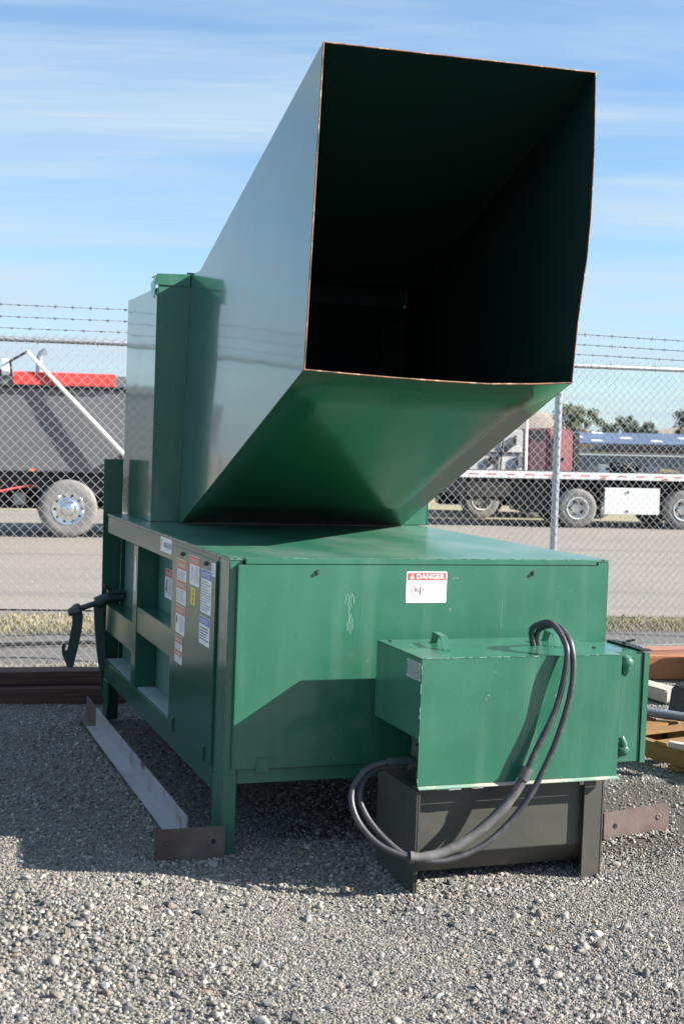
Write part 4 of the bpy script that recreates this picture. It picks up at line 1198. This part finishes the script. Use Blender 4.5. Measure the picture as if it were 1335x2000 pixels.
st = MB().prism([(0, 0, 0), (.10, -.10, 0), (.13, -.03, 0), (.02, .05, 0)], (0, 0, .03)).build('wood_chunk', M['grey_wood'], bevel=.006)
st.location = (1.70, 6.88, 0.131); tag(st, 'pale broken wood chunk on the front edge of the pallet', 'wood')

pipe = MB().tube([(-3.9, -.04, 0), (-1, .02, .0), (1.3, -.02, 0)], .016, 10).build('ground_pipe', M['under'])
pipe.location = (-1.5, 10.95, 0.018); pipe.rotation_euler = (0, 0, 0.34)
tag(pipe, 'thin dark pipe lying along the ground behind the fence', 'pipe')

# ------------------------------------------------------------------ dry grass
def grass(x0, x1, fy, n, hgts, name_label):
    r = np.random.default_rng(n)
    v, f = [], []
    cl = r.uniform(x0, x1, max(20, n // 60))
    for i in range(n):
        x = cl[r.integers(len(cl))] + r.normal(0, 0.10) if r.random() < .75 else r.uniform(x0, x1)
        lo, hi = fy(x)
        y = lo + (hi - lo) * (r.beta(1.6, 1.6))
        h_ = r.uniform(*hgts); a_ = r.uniform(0, 6.28); ln_ = r.normal(0, .5); w_ = r.uniform(.002, .005)
        c, s_ = math.cos(a_), math.sin(a_)
        dx, dy = ln_ * h_ * math.cos(a_ * 1.7), ln_ * h_ * math.sin(a_ * 1.7)
        b = len(v)
        v += [(x - c * w_, y - s_ * w_, -.01), (x + c * w_, y + s_ * w_, -.01), (x + dx * .4 + c * w_ * .7, y + dy * .4, h_ * .6), (x + dx, y + dy, h_)]
        f += [(b, b + 1, b + 2), (b, b + 2, b + 3)]
    mb = MB(); mb.v, mb.f, mb.sm = v, f, [False] * len(f)
    o = mb.build('grass', M['grass']); return tag(o, name_label, 'grass', None, 'stuff')


grass(-4.3, -0.8, lambda x: (11.15 + (x + 3) * .2, 12.55 + (x + 3) * .12), 9000, (.012, .05), 'dry yellow green grass strip behind the fence at left')
grass(1.9, 4.3, lambda x: (12.3 + (x - 2.5) * .15, 13.35 + (x - 2.5) * .1), 7000, (.012, .045), 'dry yellow green grass strip behind the fence at right')
fy_ = lambda x: (9.52 + (x + 2.39) * .354 - .12, 9.52 + (x + 2.39) * .354 + .2)
grass(-3.2, -0.6, fy_, 500, (.012, .045), 'sparse dry weeds along the foot of the fence')

# ------------------------------------------------------------------ wheels
def wheel(c, r, width, rim_mat, parent, style, facing=(0, -1, 0)):
    """Tyre mesh with rim and nuts as children; the outer face looks along `facing`."""
    f = Vector(facing)
    ri = r * 0.56
    prof_ = [(-width / 2, ri), (-width / 2, r * .90), (-width * .42, r * .985), (0, r), (width * .42, r * .985), (width / 2, r * .90),
             (width / 2 + .012, r * .78), (width / 2, ri)]
    mb = MB().lathe(prof_, c, f, 40)
    for k in range(36):
        t = 2 * math.pi * k / 36
    ob = mb.build('wheel', M['tyre_side'], parent)
    w2 = width / 2
    if style == 'alu':
        rp = [(w2, ri + .002), (w2 + .008, ri), (w2 - .03, ri * .93), (w2 - .035, ri * .62), (w2 + .02, ri * .40), (w2 + .045, ri * .36), (w2 + .06, ri * .25), (w2 + .06, .001)]
    else:
        rp = [(w2, ri + .002), (w2 + .014, ri), (w2 + .006, ri * .92), (w2 - .11, ri * .84), (w2 - .13, ri * .5), (w2 - .06, ri * .40), (w2 - .05, ri * .2), (w2 - .03, .001)]
    rim_ = MB().lathe(rp, c, f, 36).build('rim', rim_mat, ob)
    nut, hol = MB(), MB()
    u = f.orthogonal().normalized(); wv_ = f.cross(u); cc = Vector(c)
    nh = 10 if style == 'alu' else 5
    for k in range(10):
        t = 2 * math.pi * k / 10 + .2
        rr_ = ri * .50; d_ = w2 + (.005 if style == 'alu' else -.10)
        nut.disc_cyl(cc + (u * math.cos(t) + wv_ * math.sin(t)) * rr_ + f * d_, f, .016 * r / .49, -.02, .03, 6)
    for k in range(nh):
        t = 2 * math.pi * k / nh + .5
        rr_ = ri * (.80 if style == 'alu' else .68)
        d_ = (w2 - .0315) if style == 'alu' else (w2 - .12)
        hol.disc_cyl(cc + (u * math.cos(t) + wv_ * math.sin(t)) * rr_ + f * d_, f, (.024 if style == 'alu' else .045) * r / .49, -.01, .003, 12)
    nut.build('wheel_nuts', M['chrome'] if style == 'alu' else M['rust'], ob)
    hol.build('hand_holes', M['black'], ob)
    return ob


# ------------------------------------------------------------------ left dump trailer
dt = empty('dump_trailer', (-4.6, 22.5, 0), (0, 0, 0.24), 'long grey dump trailer with a white tarp arm and polished wheels behind the fence', 'trailer')


def tp(mb, name, mat, parent=dt, bevel=0.0, o=(-4.6, 22.5, 0)):
    return mb.build(name, mat, parent, off=o, bevel=bevel)


YT = 22.35
tp(MB().prism([(-10.5, YT + .12, 1.09), (-10.5, YT, 2.50), (-10.5, YT + 2.5, 2.50), (-10.5, YT + 2.38, 1.09)], (12.0, 0, 0)), 'hull', M['hull'], bevel=.02)
tp(MB().box(-10.5, 1.5, YT - .06, YT + .02, 2.505, 2.665), 'rim_rail', M['hull'], bevel=.015)
tp(MB().box(-10.5, 1.5, YT - .012, YT + .02, 2.455, 2.503), 'rail_shade_strip', M['under'])  # black strip put in as the shade line under the rim rail
tp(MB().box(-5.47, -3.83, YT - .09, YT + .5, 2.52, 2.705).tube([(-5.47, YT - .05, 2.70), (-3.83, YT - .05, 2.70)], .03, 10), 'tarp_roll', M['red'])
tp(MB().box(-3.82, 1.5, YT + .02, YT + .3, 2.50, 2.70), 'end_board', M['hull'], bevel=.01)
tp(MB().box(-10.4, 1.4, YT + .35, YT + 2.1, 0.80, 1.12), 'chassis', M['under'])
tp(MB().box(-10.4, 1.4, YT + 1.3, YT + 1.5, 0.42, 0.85), 'cross_frame', M['under'])
tp(MB().tube([(-5.255, YT - .12, 3.045), (-4.46, YT - .115, 2.22), (-3.66, YT - .09, 1.39)], [.028, .038, .04], 10), 'tarp_arm', M['white_paint'])
tp(MB().tube([(-3.66, YT - .08, 1.39), (-3.62, YT + .2, 1.36)], .06, 10), 'arm_pivot', M['under'])
tp(MB().tube([(-5.262, YT - .12, 3.045), (-5.52, YT - .2, 2.88), (-5.50, YT - .1, 2.66)], .022, 8), 'arm_link', M['under'])
tp(MB().box(-5.66, -5.52, YT - .1, YT + .15, 2.66, 2.92), 'junction_box', M['white_paint'], bevel=.01)
tp(MB().prism([(-6.3, YT - .05, 2.66), (-5.66, YT - .05, 2.66), (-5.66, YT - .05, 2.74), (-6.0, YT - .05, 2.98), (-6.3, YT - .05, 2.98)], (0, .4, 0)), 'headboard', M['under'])
tp(MB().tube([(-5.02, YT + 2.2, 2.3), (-5.02, YT + 2.2, 3.08), (-4.98, YT + 2.2, 3.17), (-4.9, YT + 2.2, 3.21)], .065, 12), 'stack_pipe', M['galv'])
wh = wheel((-4.565, YT + .16, 0.485), 0.485, 0.30, M['chrome'], None, 'alu')
for o_ in [wh] + list(wh.children): pass
def set_wheel(w_, parent, base, dx=0.0):
    w_.parent = parent
    w_.location = Vector((dx, 0, 0)) - Vector(base)
set_wheel(wh, dt, (-4.6, 22.5, 0))
for dx in (1.25, -6.0):
    c_ = copy_tree(wh, dt); c_.location = wh.location + Vector((dx, 0, 0))
for dx in (0, 1.25):
    c_ = copy_tree(wh, dt); c_.location = wh.location + Vector((dx, 1.9, 0))
tp(MB().prism([(-5.06, YT + .3, .70), (-5.06, YT + .3, 1.0), (-3.0, YT + .3, 1.0), (-3.0, YT + .3, .70)], (0, .06, 0)), 'suspension_bracket', M['under'])
tp(MB().tube([(-5.35, YT + .6, .62), (-5.35, YT + 1.2, .62)], .11, 14), 'air_tank', M['silver'])

for x in (-6.6, -5.2, -3.2):
    tp(MB().box(x, x + .09, YT + .09, YT + .119, 1.10, 1.14), 'marker_light', M['orange_ink'])
tp(MB().box(-3.93, -3.90, YT + .05, YT + .5, .18, .82), 'mud_flap', M['black'])
tp(MB().box(-5.95, -5.92, YT + .05, YT + .5, .3, .85), 'mud_flap', M['black'])
for x in (-8.6, -6.9, -1.9, -.4):
    tp(MB().prism([(x, YT + .125, 1.10), (x, YT + .004, 2.45), (x + .03, YT + .004, 2.45), (x + .03, YT + .125, 1.10)], (0, -.012, 0)), 'hull_seam', M['hull'])
tp(MB().tube([(-6.4, YT + .3, .95), (-5.8, YT + .26, .72), (-5.2, YT + .3, .86), (-4.9, YT + .4, .8)], .02, 6), 'air_hose', M['red_ink'])

# ------------------------------------------------------------------ right flatbed trailer
ft = empty('flatbed_trailer', (5, 28.5, 0), (0, 0, 0.11), 'white edged flatbed trailer with red reflector tape and a blank white panel', 'trailer')
fo_ = (5, 28.5, 0)
YR = 28.42
tp(MB().box(1.2, 15, YR, YR + .10, 1.03, 1.175), 'side_rail', M['white_paint'], ft, .01, fo_)
tp(MB().box(1.2, 15, YR + .101, YR + 2.5, 1.06, 1.165), 'deck', M['under'], ft, 0, fo_)
i = 0
x = 1.4
while x < 14.5:
    tp(MB().box(x, x + .19, YR - .004, YR - .001, 1.10, 1.122), 'reflector', M['red_ink'], ft, 0, fo_)
    x += .40
tp(MB().box(4.15, 15, YR + .5, YR + .62, 0.62, 1.058).box(4.15, 15, YR + 1.9, YR + 2.02, 0.62, 1.058), 'chassis_beam', M['under'], ft, 0, fo_)
x = 1.4
cbm = MB()
while x < 15:
    cbm.box(x, x + .07, YR + .11, YR + .5, .90, 1.055); x += .45
tp(cbm, 'outriggers', M['under'], ft, 0, fo_)
pn = tp(MB().box(5.53, 6.725, YR + .03, YR + .07, 0.31, 0.868), 'blank_panel', M['white_paint'], ft, .006, fo_)
for z in (.80, .40):
    tp(MB().box(5.99, 6.05, YR + .018, YR + .029, z - .025, z - .008).box(6.03, 6.05, YR + .018, YR + .029, z - .05, z - .0255), 'panel_catch', M['black'], pn, 0, (5 - 5, 28.5 - 28.5, 0))
pn_children = [c for c in pn.children]
for c in pn_children: c.location = Vector((-5, -28.5, 0))
fw = wheel((4.945, YR + .16, 0.42), 0.42, 0.28, M['rim_white'], None, 'steel')
set_wheel(fw, ft, fo_)
for dx, dy in ((2.32, 0), (0.05, 1.9), (2.32, 1.9), (3.3, 0)):
    c_ = copy_tree(fw, ft); c_.location = fw.location + Vector((dx, dy, 0))
tp(MB().box(3.9, 4.4, YR + .4, YR + 1.8, .30, .9), 'landing_gear_box', M['under'], ft, .02, fo_)
tp(MB().tube([(5.0, YR + .3, .42), (5.0, YR + 2.1, .42)], .07, 10).tube([(7.27, YR + .3, .42), (7.27, YR + 2.1, .42)], .07, 10), 'axle', M['under'], ft, 0, fo_)
for x in (4.35, 5.45, 6.8):
    tp(MB().box(x, x + .07, YR - .02, YR - .001, 1.045, 1.085), 'marker_light', M['orange_ink'], ft, 0, fo_)
tp(MB().box(5.44, 5.47, YR + .05, YR + .5, .2, .85), 'mud_flap', M['black'], ft, 0, fo_)
tp(MB().tube([(4.2, YR + .2, .95), (4.8, YR + .15, .9), (5.5, YR + .2, .97)], .018, 6), 'air_hose', M['under'], ft, 0, fo_)
# items on the flatbed
cr = empty('chain_pile', (6.0, 29.3, 1.167), (0, 0, 0), 'black heap of chains and binders on the flatbed deck', 'chains')
cm = MB(); cr_r = random.Random(8)
for i in range(16):
    t0 = cr_r.uniform(0, 6.28); rr_ = cr_r.uniform(.08, .28); cx_, cy_, cz_ = cr_r.uniform(-.3, .3), cr_r.uniform(-.2, .2), cr_r.uniform(.03, .16)
    cm.tube([(cx_ + rr_ * math.cos(t0 + q * .7), cy_ + rr_ * math.sin(t0 + q * .7) * .6, cz_ + .09 * math.sin(q * 1.3 + i)) for q in range(9)], .028, 5)
cm.build('chain', M['under'], cr)
wbx = MB().box(-.10, .10, -.1, .1, 0, .16).box(-.11, .11, -.11, .11, .161, .175).build('white_bucket_box', M['white_paint'], bevel=.01)
wbx.location = (5.62, 29.2, 1.167); tag(wbx, 'small white box on the flatbed deck left of the chains', 'box')
tan = MB().prism([(-.25, -.15, 0), (.3, -.15, 0), (.2, -.15, .1), (-.15, -.15, .12)], (0, .3, 0)).build('canvas_bundle', M['tan_wall'], bevel=.03)
tan.location = (6.95, 29.2, 1.167); tag(tan, 'pale tan folded canvas bundle on the flatbed deck', 'bundle')

# ------------------------------------------------------------------ red truck, grey truck, pickup
rt_ = empty('red_truck', (4.9, 32.2, 0), (0, 0, 0.22), 'faded red truck cab with a dark open side behind the flatbed', 'truck')
ro = (4.9, 32.2, 0)
tp(MB().box(4.28, 4.78, 32.0, 34.0, 0.95, 2.12), 'sleeper', M['maroon_dark'], rt_, .05, ro)
tp(MB().prism([(4.785, 32.0, .95), (4.785, 32.0, 2.155), (5.36, 32.0, 2.14), (5.42, 32.0, 2.0), (5.42, 32.0, .95)], (0, 2.0, 0)), 'cab', M['maroon'], rt_, .05, ro)
tp(MB().box(4.90, 5.02, 31.985, 31.999, 1.72, 2.0), 'window', M['glass'], rt_, .01, ro)
tp(MB().box(4.32, 4.70, 31.985, 31.999, 1.86, 2.08), 'vent_panel', M['black'], rt_, .01, ro)
tp(MB().box(5.43, 5.60, 32.05, 33.95, 1.15, 2.06), 'cab_guard', M['under'], rt_, .02, ro)
tp(MB().box(5.40, 6.4, 32.3, 33.7, 0.6, 1.15), 'engine_frame', M['under'], rt_, .03, ro)
tp(MB().box(4.0, 5.6, 32.2, 33.8, 0.5, .94), 'chassis', M['under'], rt_, .02, ro)
tp(MB().box(4.86, 4.90, 31.98, 31.999, 1.1, 1.9).box(5.15, 5.19, 31.94, 31.999, 1.40, 1.46), 'door_trim', M['black'], rt_, 0, ro)
tp(MB().tube([(4.245, 32.0, .95), (4.235, 32.0, 2.55)], .03, 8), 'stack', M['white_paint'], rt_, 0, ro)
rw_ = wheel((4.6, 32.2, .5), .5, .3, M['rim_white'], None, 'steel'); set_wheel(rw_, rt_, ro)
c_ = copy_tree(rw_, rt_); c_.location = rw_.location + Vector((1.5, 0, 0))

gt = empty('grey_machinery', (3.6, 31.4, 0), (0, 0, 0.25), 'jumbled pale grey truck body half hidden by the chute', 'truck')
go_ = (3.6, 31.2, 0)
tp(MB().prism([(2.6, 31.0, 1.0), (2.6, 31.0, 1.3), (3.4, 31.0, 1.82), (3.75, 31.0, 2.05), (4.12, 31.0, 2.1), (4.12, 31.0, 1.0)], (0, 1.6, 0)), 'body', M['silver'], gt, .03, go_)
tp(MB().tube([(3.0, 30.97, 1.55), (4.1, 30.97, 1.55)], .02, 6).tube([(3.55, 30.96, 1.1), (3.62, 30.96, 1.95)], .025, 6).tube([(3.2, 30.96, 1.2), (3.9, 30.96, 1.75)], .02, 6), 'rails', M['under'], gt, 0, go_)
tp(MB().box(3.28, 3.42, 30.9, 30.98, 1.28, 1.46).box(3.65, 3.74, 30.92, 30.98, 1.66, 1.74).box(3.86, 3.93, 30.92, 30.98, 1.72, 1.95), 'fittings', M['black'], gt, .01, go_)
tp(MB().box(3.95, 4.08, 30.9, 30.98, 1.2, 1.5), 'fuel_can', M['pipe_grey'], gt, .02, go_)
tp(MB().box(2.8, 4.1, 31.1, 32.5, .5, .99), 'frame', M['under'], gt, .02, go_)
gw = wheel((3.2, 31.3, .45), .45, .28, M['rim_white'], None, 'steel'); set_wheel(gw, gt, go_)

pk = empty('pickup_truck', (3.5, 34.0, 0), (0, 0, 0), 'slate grey low truck with one pale wheel under the flatbed', 'pickup')
pko = (3.5, 34.0, 0)
tp(MB().prism([(2.3, 33.5, .55), (2.3, 33.5, .75), (2.7, 33.5, 1.02), (5.0, 33.5, 1.04), (5.0, 33.5, .52), (4.05, 33.5, .50), (3.9, 33.5, .66), (3.38, 33.5, .66), (3.25, 33.5, .50)], (0, 1.7, 0)), 'body', M['pickup'], pk, .04, pko)
tp(MB().box(2.4, 5.0, 33.7, 35.0, .22, .5), 'underbody', M['under'], pk, .02, pko)
tp(MB().box(4.05, 4.35, 33.47, 33.495, .72, .96), 'fuel_tank', M['pipe_grey'], pk, .01, pko)
pw = wheel((3.65, 33.62, .33), .33, .24, M['rim_white'], None, 'alu'); set_wheel(pw, pk, pko)

# ------------------------------------------------------------------ far sheds and trailer
sh = empty('long_shed', (24, 120, 0), (0, 0, 0), 'long low shed with a blue sheet roof and white skylights', 'shed')
so = (24, 120, 0)
tp(MB().box(18.5, 60, 120, 134, 0, 2.38), 'wall', M['tan_wall'], sh, 0, so)
rf = tp(MB().prism([(18, 119.4, 2.30), (18, 127, 3.34), (18, 134.6, 2.30), (18, 134.6, 2.2), (18, 127, 3.24), (18, 119.4, 2.2)], (44, 0, 0)), 'roof', M['blue_roof'], sh, 0, so)
for x, v in ((21.2, .45), (23.6, .86), (25.6, .42), (22.6, .15), (28, .2), (31, .5)):
    y0_, z0_ = 119.4 + 7.6 * v, 2.315 + 1.04 * v
    sk = MB().prism([(x - .5, y0_, z0_), (x + .5, y0_, z0_), (x + .5, y0_ + .75, z0_ + .1027), (x - .5, y0_ + .75, z0_ + .1027)], (0, 0, .03)).build('skylight', M['white_paint'], rf, off=(0, 0, 0))
    sk.location = Vector((-24, -120, 0))
tr_ = empty('hopper_trailer', (12, 55, 0), (0, 0, 0), 'low faded blue grey trailer with a dark cover far behind the flatbed', 'trailer')
to_ = (12, 55, 0)
tp(MB().prism([(9.2, 55, .55), (9.2, 55, 1.55), (17, 55, 1.58), (17, 55, .55)], (0, 2.4, 0)), 'body', M['blue_grey'], tr_, .03, to_)
tp(MB().prism([(9.9, 55.1, 1.60), (10.75, 55.1, 1.91), (16.8, 55.1, 1.95), (17, 55.1, 1.60)], (0, 2.2, 0)), 'cover', M['under'], tr_, .04, to_)
tp(MB().box(9.2, 17, 54.93, 54.99, 1.46, 1.50), 'rub_rail', M['white_paint'], tr_, 0, to_)
for x in (10, 11.2, 12.4, 13.6, 14.8, 16):
    tp(MB().box(x, x + .06, 54.95, 54.99, .56, 1.45), 'side_rib', M['blue_grey'], tr_, 0, to_)
tp(MB().box(9.4, 16.8, 55.3, 57.1, .2, .54), 'chassis', M['under'], tr_, 0, to_)

# ------------------------------------------------------------------ trees
def tree(x, y, hgt_, wid, mat, seed, label):
    r = np.random.default_rng(seed)
    root = empty('broadleaf_tree', (x, y, 0), (0, 0, 0), label, 'tree', 'trees beyond the lot')
    tk = MB().tube([(0, 0, -.2), (.1, .05, hgt_ * .25), (-.05, .1, hgt_ * .45), (0.1, 0, hgt_ * .7)], [hgt_ * .04, hgt_ * .032, hgt_ * .024, hgt_ * .012], 8)
    cls = []
    for k in range(26):
        a_ = r.uniform(0, 6.28); zz = r.uniform(.28, .93); env = math.sin(math.pi * (zz - .12) / 1.0) ** .6
        rr_ = wid * .5 * env * r.uniform(.25, 1.0)
        p = Vector((math.cos(a_) * rr_, math.sin(a_) * rr_, zz * hgt_)); cls.append((p, r.uniform(.09, .17) * wid))
        if k % 3 == 0: tk.tube([(0, 0, hgt_ * .3), p * .5 + Vector((0, 0, hgt_ * .12)), p], [hgt_ * .015, hgt_ * .01, hgt_ * .004], 5)
    tk.build('trunk', M['bark'], root)
    v, f = [], []
    for p, cr_ in cls:
        for _ in range(150):
            d = Vector(r.normal(size=3)); d.normalize(); q = p + d * cr_ * r.uniform(.35, 1.1)
            n_ = (d + Vector(r.normal(0, .6, 3))).normalized(); u = n_.orthogonal().normalized(); w_ = n_.cross(u)
            t = r.uniform(0, 3.14); u, w_ = u * math.cos(t) + w_ * math.sin(t), w_ * math.cos(t) - u * math.sin(t)
            s_ = r.uniform(.08, .19); b = len(v)
            v += [q - u * s_, q + w_ * s_ * .6, q + u * s_, q - w_ * s_ * .6]; f.append((b, b + 1, b + 2, b + 3))
    mb = MB(); mb.v, mb.f, mb.sm = [tuple(p) for p in v], f, [False] * len(f)
    mb.build('crown', mat, root)
    return root


tree(24.6, 150, 6.9, 4.6, M['leaf_a'], 1, 'pale grey green tree just left of the fence post')
tree(26.8, 151, 7.0, 4.4, M['leaf_a'], 2, 'broad grey green tree just right of the fence post')
tree(31.8, 155, 5.7, 4.6, M['leaf_b'], 3, 'smaller dark round tree above the blue shed roof')
tree(33.9, 152, 5.2, 3.4, M['leaf_a'], 4, 'low pale tree touching the dark round tree')
tree(38.6, 150, 6.3, 4.6, M['leaf_b'], 5, 'dark full tree farthest to the right beyond the shed')

# pieces too small to pick apart one by one
for o in bpy.data.objects:
    if o.name.split('.')[0] in ('scratch', 'paint_chip', 'weld_bead', 'tie_wire', 'rail_tie', 'printed_lines', 'wheel_nuts', 'hand_holes', 'outriggers',
                                'chain', 'barbed_wire', 'pictogram', 'prohibition_ring', 'torn_tab', 'fittings', 'panel_catch', 'door_trim', 'worn_strip'):
        o['kind'] = 'stuff'
